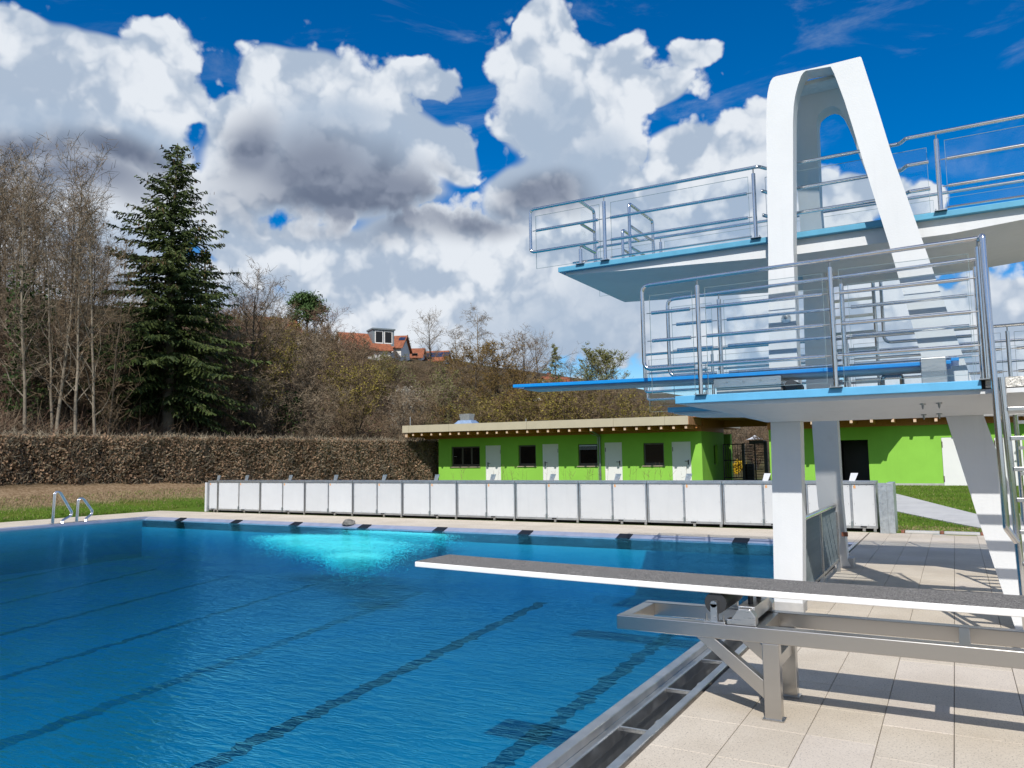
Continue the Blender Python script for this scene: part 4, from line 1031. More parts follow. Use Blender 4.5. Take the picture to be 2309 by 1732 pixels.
for i, (a, c, za, zb_) in enumerate(doors):
    d = MB().box(a+0.015, c-0.015, FY+0.03, FY+0.085, za, zb_-0.015).build('door', DOORW, bd, bevel=0.004)
    f = MB(); f.box(a, a+0.014, FY-0.004, FY+0.1, za, zb_).box(c-0.014, c, FY-0.004, FY+0.1, za, zb_).box(a+0.014, c-0.014, FY-0.004, FY+0.1, zb_-0.014, zb_); f.build('door_frame', DOORW, d)
    hx = a+0.12 if i < 2 else c-0.14
    sg_ = 1 if i < 2 else -1
    m = MB(); m.box(hx-0.025, hx+0.025, FY+0.015, FY+0.03, 1.27, 1.50); m.box(min(hx, hx+sg_*0.16), max(hx, hx+sg_*0.16), FY-0.03, FY-0.01, 1.43, 1.455); m.box(hx-0.012, hx+0.012, FY-0.02, FY+0.02, 1.43, 1.455); m.build('handle', BLACK, d)
    hxx = c-0.03 if i < 2 else a+0.03
    MB().box(hxx-0.015, hxx+0.015, FY+0.012, FY+0.03, zb_-0.45, zb_-0.25).build('hinge', WINFRAME, d)
    MB().box(a, c, FY+0.10, FY+0.11, za, zb_).build('door_back', DARK, d)
# right wing
b4 = lambda x, y: (1989+x*.1808, 800+y*.1808)
rd = [(ony(1885, 1000, FY).x, ony(1957, 1000, FY).x, 0.31, ony(1955, 991.5, FY).z)]
wd = [(ony(2122, 990, FY).x, ony(2122, 990, FY).x+1.42, 0.33, ony(2122, 987, FY).z), (ony(2241, 990, FY).x, ony(2305, 990, FY).x, 0.33, ony(2290, 986, FY).z)]
holes = rd+wd
wall_with_openings(XC, XD, 0.42, ZW, [(a, c, max(0.42, za), zb_) for a, c, za, zb_ in holes], 'right_front_wall')
MB().box(XC, XC+0.3, FY+0.30, FY+4.1, 0.2, ZW).build('passage_wall', GREEN, bd)
m = MB(); xx = XC
for a, c, za, zb_ in holes: m.box(xx, a, FY-0.015, FY+0.29, 0.1, 0.42); xx = c
m.box(xx, XD, FY-0.015, FY+0.29, 0.1, 0.42); m.build('base_course', PLINTH, bd)
a, c, za, zb_ = rd[0]
MB().box(a, c, FY+2.5, FY+2.6, za, zb_).box(a-0.02, a, FY+0.3, FY+2.5, za, zb_).box(c, c+0.02, FY+0.3, FY+2.5, za, zb_).box(a, c, FY+0.3, FY+2.5, zb_, zb_+0.02).box(a, c, FY+0.3, FY+2.5, za-0.02, za).build('dark_entrance', BLACK, bd)
for i, (a, c, za, zb_) in enumerate(wd):
    d = MB().box(a+0.01, c-0.01, FY+0.0, FY+0.06, za, zb_-0.01).build('door', DOORW, bd, bevel=0.004)
    m = MB(); m.box(c-0.30, c-0.12, FY-0.05, FY-0.03, 1.30, 1.33).box(c-0.145, c-0.115, FY-0.015, FY+0.0, 1.20, 1.42); m.build('handle', STEEL, d)
    for zz in (0.6, 2.0): MB().box(a+0.0, a+0.04, FY-0.02, FY-0.001, zz-0.12, zz+0.12).build('hinge', WINFRAME, d)
    if i == 1: MB().tube([(c-0.24, FY-0.012, 1.62), (c-0.24, FY+0.0, 1.62)], 0.06, 10).build('door_plate', STEEL, d)
# roof: eave edges measured from its shadow on the wall
EY = 34.6
def eave(x): return 3.575-0.012*(x+26.5)*0.35
roofL = (ony(906.8, 960, EY).x, ony(1551, 940, EY).x)
ztl, ztr = ony(906.8, 960.2, EY).z, ony(1527, 938.3, EY).z
zbl, zbr = ony(906.8, 976.1, EY).z, ony(1551.9, 956.9, EY).z
def lerp(a, c, t): return a+(c-a)*t
# fascia sheets, each with a joint
fj = [906.8, 921.5, 1012, 1187, 1383, 1499, 1552]
for pa, pb_ in zip(fj[:-1], fj[1:]):
    xa, xb = ony(pa, 955, EY).x+0.006, ony(pb_, 955, EY).x-0.006
    ta, tb = (xa-roofL[0])/(roofL[1]-roofL[0]), (xb-roofL[0])/(roofL[1]-roofL[0])
    MB().hexa([(xa,EY,lerp(zbl,zbr,ta)),(xb,EY,lerp(zbl,zbr,tb)),(xb,EY+0.03,lerp(zbl,zbr,tb)),(xa,EY+0.03,lerp(zbl,zbr,ta)),(xa,EY,lerp(ztl,ztr,ta)),(xb,EY,lerp(ztl,ztr,tb)),(xb,EY+0.03,lerp(ztl,ztr,tb)),(xa,EY+0.03,lerp(ztl,ztr,ta))]).build('fascia_sheet', FASCIA, bd)
MB().hexa([(roofL[0],EY+0.03,zbl+0.06),(roofL[1],EY+0.03,zbr+0.06),(roofL[1],FY+8,zbr+0.06),(roofL[0],FY+8,zbl+0.06),(roofL[0],EY+0.03,ztl-0.01),(roofL[1],EY+0.03,ztr-0.01),(roofL[1],FY+8,ztr-0.01),(roofL[0],FY+8,ztl-0.01)]).build('roof_slab', FASCIA, bd)
MB().hexa([(roofL[0]+0.06,EY+0.04,zbl+0.02),(roofL[1]-0.01,EY+0.04,zbr+0.02),(roofL[1]-0.01,FY+7.9,zbr+0.02),(roofL[0]+0.06,FY+7.9,zbl+0.02),(roofL[0]+0.06,EY+0.04,zbl+0.058),(roofL[1]-0.01,EY+0.04,zbr+0.058),(roofL[1]-0.01,FY+7.9,zbr+0.058),(roofL[0]+0.06,FY+7.9,zbl+0.058)]).build('soffit', WOOD, bd)
MB().box(roofL[1]+0.001, roofL[1]+0.03, EY, FY+0.2, zbr+0.0, ztr-0.02).build('roof_end_board', mat('orange_brown_board', (0.42, 0.22, 0.11), 0.6, var=(5, 0.2)), bd)
MB().box(XA-0.9, XB+0.03, FY-0.10, FY+0.24, ZW, zbr+0.0).build('wall_plate', WOOD, bd)
MB().box(XA-0.9, XB+0.03, FY-0.75, FY-0.60, zbl-0.22, zbl-0.05).build('purlin', WOOD, bd)
rx = [ony(950.5-0+0, 980, EY+0.12).x]
rpx = [917, 931.5, 951, 972.5, 992.5, 1015, 1034.5, 1055.5, 1077, 1098.5, 1120, 1143, 1166, 1189, 1212.5, 1235.5, 1259.5, 1283.5, 1307.5, 1332.5, 1357.5, 1383.5, 1409, 1435.5, 1464, 1491, 1519, 1547]
raft = None
for k, p_ in enumerate(rpx):
    x = ony(p_, 975, EY+0.10).x; tt = (x-roofL[0])/(roofL[1]-roofL[0]); zt = lerp(zbl, zbr, tt)+0.015
    if k == 0:
        MB().hexa([(x-0.10,EY+0.10,zt-0.26),(x+0.06,EY+0.10,zt-0.26),(x+0.06,FY,zt-0.26),(x-0.10,FY,zt-0.26),(x-0.10,EY+0.10,zt-0.04),(x+0.06,EY+0.10,zt-0.04),(x+0.06,FY,zt-0.04),(x-0.10,FY,zt-0.04)]).build('rafter', WOOD, bd)
        MB().box(x-0.10, x+0.06, EY+0.09, EY+0.099, zt-0.26, zt-0.04).build('rafter_end', RAFTER_LIT, bd)
    else:
        r_ = MB().box(x-0.055, x+0.055, EY+0.10, FY+0.1, zt-0.20, zt-0.001).build('rafter', WOOD, bd)
        MB().box(x-0.053, x+0.053, EY+0.089, EY+0.099, zt-0.195, zt-0.075).build('rafter_end', RAFTER_LIT, r_)
# roof over the passage, set back from the eave, and the right wing roof
XP0, XP1 = roofL[1]+0.03, XC+1.1
MB().box(XP0, XP1, 35.3, FY+5, 3.50, 3.74).build('passage_roof', FASCIA, bd)
MB().box(XP0+0.01, XP1-0.01, 35.31, FY+4.9, 3.455, 3.498).build('passage_soffit', WOOD, bd)
MB().box(XB-0.28, XB+0.04, FY+0.241, FY+4.0, ZW+0.001, 3.454).build('passage_beam', WOOD, bd)
MB().box(XC-0.04, XC+0.28, FY+0.241, FY+4.0, ZW+0.001, 3.454).build('passage_beam', WOOD, bd)
MB().box(XB-0.02, XC+0.02, FY+4.0, FY+4.12, 3.12, 3.454).build('passage_beam', WOOD, bd)
XR0 = XC+1.15; XR1 = ony(1985, 1047, FY).x+0.55; XR2 = XR1+0.55
rp = [(XR0, EY), (XR1, EY), (XR2, 35.72), (XD+1, 35.72), (XD+1, FY+8), (XR0, FY+8)]
MB().prism([(x, y, 3.14) for x, y in rp][::1], (0, 0, 0.37)).build('right_roof', FASCIA, bd)
MB().prism([(x+(0.02 if x < 0 else -0.02), y+0.03 if y < 40 else y-0.02, 3.10) for x, y in rp], (0, 0, 0.037)).build('right_soffit', WOOD, bd)
MB().box(XC-0.03, XD, FY-0.10, FY+0.24, ZW-0.03, 3.10).build('wall_plate', WOOD, bd)
k = 0; x = XR0+0.22
while x < XD:
    y0 = EY+0.10 if x < XR1 else (EY+0.1+(x-XR1)/(XR2-XR1)*1.1 if x < XR2 else 35.80)
    r_ = MB().box(x-0.055, x+0.055, y0, FY+0.1, 2.92, 3.099).build('rafter', WOOD, bd); MB().box(x-0.053, x+0.053, y0-0.011, y0-0.001, 2.925, 3.04).build('rafter_end', RAFTER_LIT, r_); x += 0.76
# downpipe, cable, roof vent, lightning rods
p = ony(1352, 1000, FY-0.08)
MB().tube(fillet([(p.x-0.02, EY+0.6, 3.12), (p.x-0.02, EY+0.9, 2.98), (p.x, FY-0.09, 2.75), (p.x, FY-0.09, 0.3)], 0.1), 0.055, 10).build('downpipe', PIPE, bd, smooth=True)
MB().tube(fillet([(p.x-0.45, FY-0.3, 2.95), (p.x-0.44, FY-0.1, 2.85), (p.x-0.14, FY-0.03, 2.75), (p.x-0.12, FY-0.03, 0.3)], 0.08), 0.010, 5).build('lightning_cable', GALV, bd)
v = thing('roof_vent', 'small blue grey metal vent standing on the roof of the green building', 'roof vent', (ony(1053, 955, 39).x, 39.0, 3.56))
z0 = 3.55; p = v.location
MB().hexa([(p.x-0.85,38.4,z0),(p.x+0.85,38.4,z0),(p.x+0.85,39.6,z0),(p.x-0.85,39.6,z0),(p.x-0.42,38.7,z0+0.42),(p.x+0.42,38.7,z0+0.42),(p.x+0.42,39.3,z0+0.42),(p.x-0.42,39.3,z0+0.42)]).build('skirt', mat('blue_sheet', (0.32, 0.44, 0.62), 0.4, 0.4, var=(4, 0.2)), v)
MB().hexa([(p.x-0.30,38.75,z0+0.42),(p.x+0.30,38.75,z0+0.42),(p.x+0.30,39.25,z0+0.42),(p.x-0.30,39.25,z0+0.42),(p.x-0.36,38.7,z0+0.80),(p.x+0.36,38.7,z0+0.80),(p.x+0.36,39.3,z0+0.80),(p.x-0.36,39.3,z0+0.80)]).build('cap', GALV, v)
for px_, py0, py1, lab in ((925, 958, 937, 'thin lightning rod at the left end of the green building roof'), (1186, 950, 944, 'short lightning rod in the middle of the green building roof')):
    q0, q1 = ony(px_, py0, 35.2), ony(px_, py1, 35.2)
    o = MB().tube([(0, 0, -0.1), (0, 0, q1.z-q0.z)], 0.018, 6).build('lightning_rod', GALV); o.location = (q0.x, 35.2, 3.57); tag(o, lab, 'lightning rod', 'lightning rods on the roof')

# gate and turnstile in the passage
gt = thing('entrance_gate', 'black barred gate leaf closing the left half of the building passage', 'gate', (-9.6, 40.3, 0.42))
xg0, xg1 = XB+0.02, ony(1676, 1050, 40.3).x; zg0, zg1 = ony(1650, 1076, 40.3).z, ony(1650, 1001, 40.3).z; zgm = ony(1650, 1038, 40.3).z
m = MB(); m.box(xg0, xg0+0.05, 40.28, 40.32, 0.4, zg1).box(xg1-0.05, xg1, 40.28, 40.32, 0.4, zg1).box(xg0, xg1, 40.279, 40.321, zg1-0.05, zg1).box(xg0, xg1, 40.279, 40.321, zgm-0.03, zgm+0.03).box(xg0, xg1, 40.279, 40.321, zg0-0.05, zg0); m.build('frame', BLACK, gt)
for k in range(1, 8): x = lerp(xg0, xg1, k/8); MB().tube([(x, 40.3, zg0), (x, 40.3, zg1-0.03)], 0.013, 5).build('bar', BLACK, gt)
tn = thing('turnstile', 'black full height turnstile with comb arms beside the barred gate', 'turnstile', (-8.6, 40.3, 0.42))
xt0, xt1, xt2 = ony(1676, 1050, 40.3).x, ony(1704, 1050, 40.3).x, ony(1726, 1050, 40.3).x
MB().box(xt0+0.02, xt0+0.10, 40.2, 40.4, 0.4, zg1+0.02).build('post', BLACK, tn)
MB().box(xt0-0.05, xt0+0.45, 40.6, 40.75, 0.4, ony(1680, 1046, 40.6).z).build('housing', BLACK, tn)
MB().box(ony(1692, 1000, 40.3).x, ony(1722, 1000, 40.3).x+0.05, 40.0, 40.6, ony(1700, 1001, 40.3).z, ony(1700, 993.5, 40.3).z).build('head_box', BLACK, tn)
MB().tube([(xt1, 40.3, 0.4), (xt1, 40.3, zg1+0.05)], 0.035, 8).build('column', BLACK, tn)
MB().box(xt2-0.03, xt2+0.13, 40.2, 40.4, 0.4, zg1+0.1).build('post', BLACK, tn)
for k in range(13):
    zz = 0.55+k*0.135
    if zz > zg1-0.05: break
    m = MB(); m.tube(fillet([(xt1, 40.3, zz), (xt1-0.42, 40.3, zz), (xt1-0.42, 40.3, zz+0.06), (xt1, 40.3, zz+0.06)], 0.02, 2), 0.014, 5); m.tube([(xt0+0.08, 40.28, zz+0.095), (xt1-0.12, 40.28, zz+0.095)], 0.014, 5); m.build('comb_arm', BLACK, tn)
    MB().tube([(xt1+0.04, 40.3, zz+0.03), (xt2-0.02, 40.3, zz+0.03)], 0.012, 5).build('comb_bar', BLACK, tn)

# concrete path and white slabs with rust red blocks on the right
pp = [onz(x, y, 0.05) for x, y in ((1985, 1122), (2210, 1164), (2330, 1187), (2330, 1208), (2220, 1198), (1985, 1151))]
pth = MB(); n = 14
for i in range(n):
    t0, t1 = i/n, (i+1)/n
    A = [pp[0].lerp(pp[2], t) for t in (t0, t1)]; B_ = [pp[5].lerp(pp[3], t) for t in (t0, t1)]
    pth.add([(p.x, p.y, hz(p.x, p.y)+0.03) for p in (B_[0], B_[1], A[1], A[0])], [(0, 1, 2, 3)])
o = pth.build('path', CONCRETE); md = o.modifiers.new('thick', 'SOLIDIFY'); md.thickness = 0.06; md.offset = -1
tag(o, 'pale concrete path crossing the lawn in front of the green building', kind='structure')
xr = [-1.06, -0.33, 0.39, 1.12]
for k in range(4):
    o = MB().box(-0.03, 0.03, -0.14, 0.14, 0, 0.05).build('kerb_block', RUST); o.location = (xr[k], DY1+0.14, 0.0)
    tag(o, ['rust red kerb block at the left end of the white slabs', 'rust red kerb block between the two white slabs', 'rust red kerb block beside the foot of the slanted white leg', 'rust red kerb block hidden beyond the slanted leg at the picture edge'][k], 'kerb block', 'rust red blocks by the lawn')
for k in range(2):
    o = MB().box(-0.32, 0.32, -0.13, 0.13, 0, 0.045).build('kerb_slab', CONCRETE, bevel=0.006); o.location = ((xr[k]+xr[k+1])/2, DY1+0.14, 0.0)
    tag(o, ['left pale kerb slab between rust red blocks at the lawn edge', 'right pale kerb slab between rust red blocks, next to the slanted leg'][k], 'kerb slab', 'pale slabs by the lawn')

# ---------------------------------------------------------------- street lamps
def lamp(name, label, x, y, z0, zt, arm, rod=0.05):
    t = thing(name, label, 'street lamp', (x, y, z0), 'street lamps behind the building')
    MB().tube([(x, y, z0-0.5), (x, y, zt)], rod, 8, r1=rod*0.7).build('pole', GALV, t, smooth=True)
    if arm == 'hat':
        MB().tube([(x, y, zt-0.05), (x, y, zt+0.05), (x, y, zt+0.30)], 0.75, 14, r1=0.08).build('lamp_head', SIGNW, t, smooth=True)
    else:
        MB().hexa([(x-arm, y-0.12, zt-0.02), (x+0.08, y-0.12, zt-0.10), (x+0.08, y+0.12, zt-0.10), (x-arm, y+0.12, zt-0.02), (x-arm, y-0.12, zt+0.06), (x+0.08, y-0.12, zt+0.02), (x+0.08, y+0.12, zt+0.02), (x-arm, y+0.12, zt+0.06)]).build('lamp_head', SIGNW, t)
q = ony(1213, 900, 62); lamp('street_lamp', 'slim street lamp with a flat pale hat behind the green building', q.x, 62, hz(q.x, 62), q.z-0.15, 'hat')
q = ony(978, 989, 42.5); lamp('street_lamp', 'white street lamp with a flat side arm left of the green building, above the hedge', q.x, 42.5, hz(q.x, 42.5), q.z, 0.72, 0.045)
q = ony(1702, 987, 70); lamp('street_lamp', 'distant white street lamp seen through the building passage', q.x, 70, hz(q.x, 70), q.z-0.1, 'hat')

# ---------------------------------------------------------------- vegetation
def hdir(px_): d = ray(px_, 1040); v = Vector((d.x, d.y, 0)); v.normalize(); return v
def at(px_, D): v = hdir(px_)*D; return v.x, v.y, hz(v.x, v.y)
def z_at(px_, py_, D): d = ray(px_, py_); return CZ + d.z/math.hypot(d.x, d.y)*D

def behind_hedge(x, y): return y > 47 or (y < 38.5 and x < float(np.interp(y, [2, 15, 24, 31.5, 37.6], [-29.6, -29.75, -29.0, -27.4, -26.0]))-1.6) or (y >= 38.5 and x < -27.8)
def strips(P0, P1, W0, W1, g):
    """flat tapered strips from P0 to P1 turned at random about their axis"""
    P0, P1 = np.asarray(P0, np.float32), np.asarray(P1, np.float32)
    d = P1-P0; d /= (np.linalg.norm(d, axis=1, keepdims=True)+1e-9)
    s = np.cross(d, rnd_dirs(g, len(d))); s /= (np.linalg.norm(s, axis=1, keepdims=True)+1e-9)
    W0 = np.asarray(W0, np.float32)[:, None]; W1 = np.asarray(W1, np.float32)[:, None]
    V = np.empty((len(d)*4, 3), np.float32)
    V[0::4] = P0-s*W0; V[1::4] = P0+s*W0; V[2::4] = P1+s*W1; V[3::4] = P1-s*W1
    return V, np.arange(len(d)*4, dtype=np.int32).reshape(-1, 4)
def join(parts):
    Vs, Fs, Ms = [], [], []; k = 0
    for V, Fq, mi in parts: Vs.append(V); Fs.append(Fq+k); Ms.append(np.full(len(Fq), mi, np.int32)); k += len(V)
    return np.concatenate(Vs), np.concatenate(Fs), np.concatenate(Ms)

def make_tree(seed, H, r0, n1=16, n2=8, n3=8, crown0=0.35, spread=0.30, rise=0.9, stems=1, shape='round', bud=0, bud_s=0.03, droop=0.0, tw=0.010, lean=0.03):
    rg = random.Random(seed); g = np.random.default_rng(seed)
    trunk = MB(); P0, P1, W0, W1 = [], [], [], []; tips = []
    def seg(a, c, ra, rc): P0.append(tuple(a)); P1.append(tuple(c)); W0.append(ra); W1.append(rc)
    for s in range(stems):
        hs = H*(1.0 if stems == 1 else rg.uniform(0.65, 1.0)); az0 = rg.uniform(0, 6.28)
        ln = lean if stems == 1 else rg.uniform(0.15, 0.42)
        pts = []; off = Vector((0, 0, 0)); dx = Vector((math.cos(az0), math.sin(az0), 0))
        b0 = Vector((0, 0, -0.3)) if stems == 1 else Vector((rg.uniform(-.35, .35), rg.uniform(-.35, .35), -0.2))
        nn = 9
        for k in range(nn+1):
            t = k/nn; off = off+Vector((rg.gauss(0, 1), rg.gauss(0, 1), 0))*H*0.006
            pts.append(b0+off+dx*hs*ln*(t**1.3)+Vector((0, 0, hs*t)))
        rs = r0 if stems == 1 else r0*0.6
        trunk.tube(pts, rs, 6 if stems == 1 else 4, r1=rs*0.10, caps=False)
        m1 = n1 if stems == 1 else max(3, int(n1/stems))
        for i in range(m1):
            t = crown0+(0.98-crown0)*((i+rg.random())/m1)
            fi = t*nn; k = min(nn-1, int(fi)); p = pts[k].lerp(pts[k+1], fi-k)
            u = (t-crown0)/(1-crown0+1e-6)
            prof = {'round': 0.45+0.85*math.sin(math.pi*min(1, u*0.85+0.12)), 'cone': 1.15*(1-u)+0.12, 'col': 0.75+0.2*math.sin(3.1*u), 'vase': 0.5+0.8*u}[shape]
            L = spread*H*prof*rg.uniform(0.65, 1.2); a = i*2.4+rg.uniform(-.6, .6)
            d = Vector((math.cos(a), math.sin(a), rise*rg.uniform(0.6, 1.5))); d.normalize()
            rb = max(rs*(1-0.9*t)*0.45, tw*1.4); q = p; path = [q]
            for k2 in range(4):
                d2 = (d+Vector((rg.gauss(0, .16), rg.gauss(0, .16), rg.gauss(0.08-droop*0.5, .12)))).normalized(); d = d2
                q = q+d*L/4; path.append(q)
            trunk.tube(path, rb, 4 if rb > 0.03 else 3, r1=tw, caps=False)
            for j in range(n2):
                t2 = 0.18+0.82*((j+rg.random())/n2); f2 = t2*4; k2 = min(3, int(f2)); p2 = path[k2].lerp(path[k2+1], f2-k2)
                e = (d*0.6+Vector((rg.gauss(0, 1), rg.gauss(0, 1), rg.gauss(0.35-droop, .7)))*0.75).normalized()
                L2 = L*0.50*rg.uniform(0.5, 1.1)*(1.1-0.45*t2)+0.12; w2 = max(tw*1.1, rb*0.35)
                q2 = p2; pp_ = [q2]
                for k3 in range(3):
                    e = (e+Vector((rg.gauss(0, .22), rg.gauss(0, .22), rg.gauss(0.05-droop*0.6, .18)))).normalized(); qn = q2+e*L2/3
                    wa, wb = w2*(1-k3/3.6), w2*(1-(k3+1)/3.6); seg(q2, qn, wa, wb); q2 = qn; pp_.append(q2)
                for m in range(n3):
                    t3 = 0.1+0.9*rg.random(); f3 = t3*3; k3 = min(2, int(f3)); p3 = pp_[k3].lerp(pp_[k3+1], f3-k3)
                    h = (e*0.5+Vector((rg.gauss(0, 1), rg.gauss(0, 1), rg.gauss(0.25-droop*1.6, .8)))).normalized()
                    L3 = rg.uniform(0.25, 0.75)*min(1.0, 0.25+L2*0.5)
                    p4 = p3+h*L3; seg(p3, p4, tw, tw*0.45); tips.append((p3, p4))
    V, Fq = strips(P0, P1, W0, W1, g); parts = [(V, Fq, 0)]
    if bud:
        T0 = np.array([tuple(a) for a, c in tips], np.float32); T1 = np.array([tuple(c) for a, c in tips], np.float32)
        idx = g.integers(0, len(T0), int(bud)); u = g.uniform(0.1, 1.05, len(idx))[:, None]
        C = T0[idx]*(1-u)+T1[idx]*u + g.normal(0, bud_s*0.8, (len(idx), 3)); A = rnd_dirs(g, len(idx)); B = np.cross(A, rnd_dirs(g, len(idx)))
        sz = g.uniform(0.6, 1.3, len(idx))[:, None]*bud_s
        V, Fq = quads(C.astype(np.float32), (A*sz).astype(np.float32), (B*sz).astype(np.float32)); parts.append((V, Fq, 1))
    V, Fq, Mi = join(parts)
    return trunk.mesh('trunk', smooth=True, angle=80), arr_mesh('crown', V, Fq, Mi)
def proto(seed, bark, mats, **kw):
    tm, cm = make_tree(seed, **kw); tm.materials.append(bark)
    for m in mats: cm.materials.append(m)
    return tm, cm, kw['H']
def plant(P, name, label, cat, group, x, y, z, h, rot=None, wide=1.0):
    tm, cm, H0 = P; s = h/H0
    t = thing(name, label, cat, (x, y, z), group); t.scale = (s*wide, s*wide, s); t.rotation_euler = (0, 0, rot if rot is not None else rv.uniform(0, 6.28))
    for nm, me in (('trunk', tm), ('crown', cm)):
        o = bpy.data.objects.new(nm, me); COL.objects.link(o); o.parent = t
    return t
rv = random.Random(21)
BARE = [proto(100+i, BARKG if i % 3 else BARKB, [TWIGB if i % 2 else TWIGG], H=12.0, r0=0.070+0.013*(i % 3), n1=24, n2=8, n3=8, crown0=0.10+0.07*(i % 3), spread=0.22, rise=1.5, shape='col', tw=0.0085, lean=0.03+0.03*(i % 3)) for i in range(5)]
BROAD = [proto(120+i, BARKB, [[TWIGB, TWIGG, TWIGR][i]], H=9.0, r0=0.18, n1=22, n2=10, n3=11, crown0=0.22, spread=0.36, rise=0.9, shape='round', tw=0.011) for i in range(3)]
SHRUB = [proto(140+i, BARKB, [[TWIGB, BUDB], [TWIGG, BUDB], [TWIGB, BUDY], [TWIGR, BUDB], [TWIGB, BUDO], [TWIGG, BUDG]][i], H=5.5, r0=0.09, n1=36, n2=9, n3=9, crown0=0.12, spread=0.30, rise=1.0, stems=6, shape='round', tw=0.011, bud=[2000, 1000, 6500, 2000, 6500, 5200][i], bud_s=[0.022, 0.022, 0.027, 0.022, 0.026, 0.027][i]) for i in range(6)]
WHITEB = proto(160, BARKB, [TWIGG, BLOSSOM], H=5.0, r0=0.09, n1=36, n2=9, n3=9, crown0=0.15, spread=0.34, rise=0.9, stems=6, shape='round', tw=0.011, bud=7500, bud_s=0.034)
OCHRE = [proto(165+i, BARKB, [TWIGB, BUDO], H=9.0, r0=0.20, n1=26, n2=10, n3=10, crown0=0.15, spread=0.38, rise=0.9, shape='round', tw=0.012, bud=12000, bud_s=0.030) for i in range(2)]
BIRCH = [proto(170+i, BARKG, [TWIGG, BUDB if i == 0 else BUDG], H=10.0, r0=0.13, n1=26, n2=9, n3=11, crown0=0.22, spread=0.20, rise=1.4, shape='cone' if i else 'col', droop=0.35, tw=0.009, bud=[900, 6500][i], bud_s=[0.025, 0.032][i]) for i in range(2)]
WILLOW = proto(175, BARKB, [TWIGG, BUDG], H=8.0, r0=0.16, n1=22, n2=10, n3=10, crown0=0.25, spread=0.30, rise=1.2, shape='round', tw=0.010, bud=8500, bud_s=0.034)

# tall dark conifer above the hedge
def conifer(seed, H, Rm, h0, name_parent, dens=1.0):
    rg = random.Random(seed); g = np.random.default_rng(seed)
    tr = MB(); pts = [Vector((0.10*math.sin(k*0.9)+0.02*k, 0.05*math.cos(k*1.3), -0.5+(H+0.5)*k/10)) for k in range(11)]
    tr.tube(pts, 0.30, 9, r1=0.02, caps=False)
    tr.tube([pts[0]+Vector((0, 0, 0.0)), pts[0]+Vector((0, 0, 1.2))], 0.46, 9, r1=0.31, caps=False)
    br = MB(); C, A, B = [], [], []; Cc = []
    z = h0
    while z < H-0.15:
        u = (z-h0)/(H-h0); Lz = Rm*(1-u)**0.80*min(1.0, 0.62+u*2.2)+0.14
        nb = 7 if u < 0.85 else 5; ph = rg.uniform(0, 6.28)
        for i in range(nb):
            if rg.random() < 0.15: continue
            a = ph+i*6.28/nb+rg.uniform(-.35, .35); L = Lz*rg.uniform(0.45, 1.22)
            if rg.random() < 0.12: L *= 1.22
            el = (0.62*u-0.12)+rg.uniform(-.10, .12); q = Vector((pts[min(9, int(z/H*10))].x, pts[min(9, int(z/H*10))].y, z)); path = [q]; n = 6
            for k in range(n):
                f = k/n; e2 = el-0.32*math.sin(f*2.4)*(1-u*0.6)+0.50*max(0, f-0.62)
                q = q+Vector((math.cos(a)*math.cos(e2), math.sin(a)*math.cos(e2), math.sin(e2)))*L/n; path.append(q)
            br.tube(path, 0.030*(1-u*0.6)+0.008, 3, r1=0.006, caps=False)
            m = max(4, int(L*8.5*dens)); sd = Vector((-math.sin(a), math.cos(a), 0))
            for j in range(m):
                t = 0.10+0.90*(j+rg.random()*0.8)/m; f = t*n; k = min(n-1, int(f)); p = path[k].lerp(path[k+1], f-k)
                fw_ = (path[k+1]-path[k]).normalized()
                for s in (-1, 1):
                    Ls = (0.16+0.62*L*0.32*(1.05-t))*rg.uniform(0.6, 1.2)
                    dr = (fw_*rg.uniform(0.45, 0.9)+sd*s*rg.uniform(0.5, 1.0)+Vector((0, 0, rg.uniform(-0.62, 0.05)))).normalized()
                    ns = max(1, int(Ls/0.13))
                    for w in range(ns):
                        c = p+dr*Ls*((w+0.6)/ns); hang = Vector((rg.gauss(0, .25), rg.gauss(0, .25), -rg.uniform(0.15, 0.75)))
                        ax = (dr+hang*0.8).normalized(); hl = rg.uniform(0.075, 0.135)
                        sx = ax.cross(Vector((rg.gauss(0, 1), rg.gauss(0, 1), rg.gauss(0, 1)))).normalized()*rg.uniform(0.020, 0.042)
                        C.append(tuple(c)); A.append(tuple(ax*hl)); B.append(tuple(sx))
            if u > 0.35 and rg.random() < 0.5:
                for _ in range(3):
                    p = path[-1]+Vector((rg.gauss(0, .12), rg.gauss(0, .12), rg.gauss(-0.06, .05))); Cc.append(tuple(p))
        z += 0.21+0.10*(1-u)
    V, Fq = quads(np.array(C, np.float32), np.array(A, np.float32), np.array(B, np.float32)); parts = [(V, Fq, 0)]
    if Cc:
        c = np.array(Cc, np.float32); d = np.tile(np.array([[0, 0, 0.07]], np.float32), (len(c), 1)); s_ = rnd_dirs(g, len(c)).astype(np.float32)*0.03
        V, Fq = quads(c, d, s_); parts.append((V, Fq, 1))
    V, Fq, Mi = join(parts)
    cm = arr_mesh('foliage', V, Fq, Mi); cm.materials.append(NEEDLE); cm.materials.append(CONES)
    return tr.mesh('trunk', smooth=True, angle=80), br.mesh('limbs'), cm
x, y, z = at(372, 41.0); ztop = z_at(408, 327, 41.0)
tm, bm_, cm = conifer(7, 14.3, 4.7, 1.3, None, 1.05)
t = thing('conifer', 'tall dark green conifer with brown cones standing above the hedge', 'conifer', (x, y, z)); s = (ztop-z)/14.3; t.scale = (s, s, s)
for nm, me, mm in (('trunk', tm, BARKG), ('limbs', bm_, BARKB), ('foliage', cm, None)):
    if mm: me.materials.append(mm)
    o = bpy.data.objects.new(nm, me); COL.objects.link(o); o.parent = t
tm2, bm2, cm2 = conifer(17, 10.0, 2.2, 1.2, None, 0.8)
tm2.materials.append(BARKG); bm2.materials.append(BARKB)
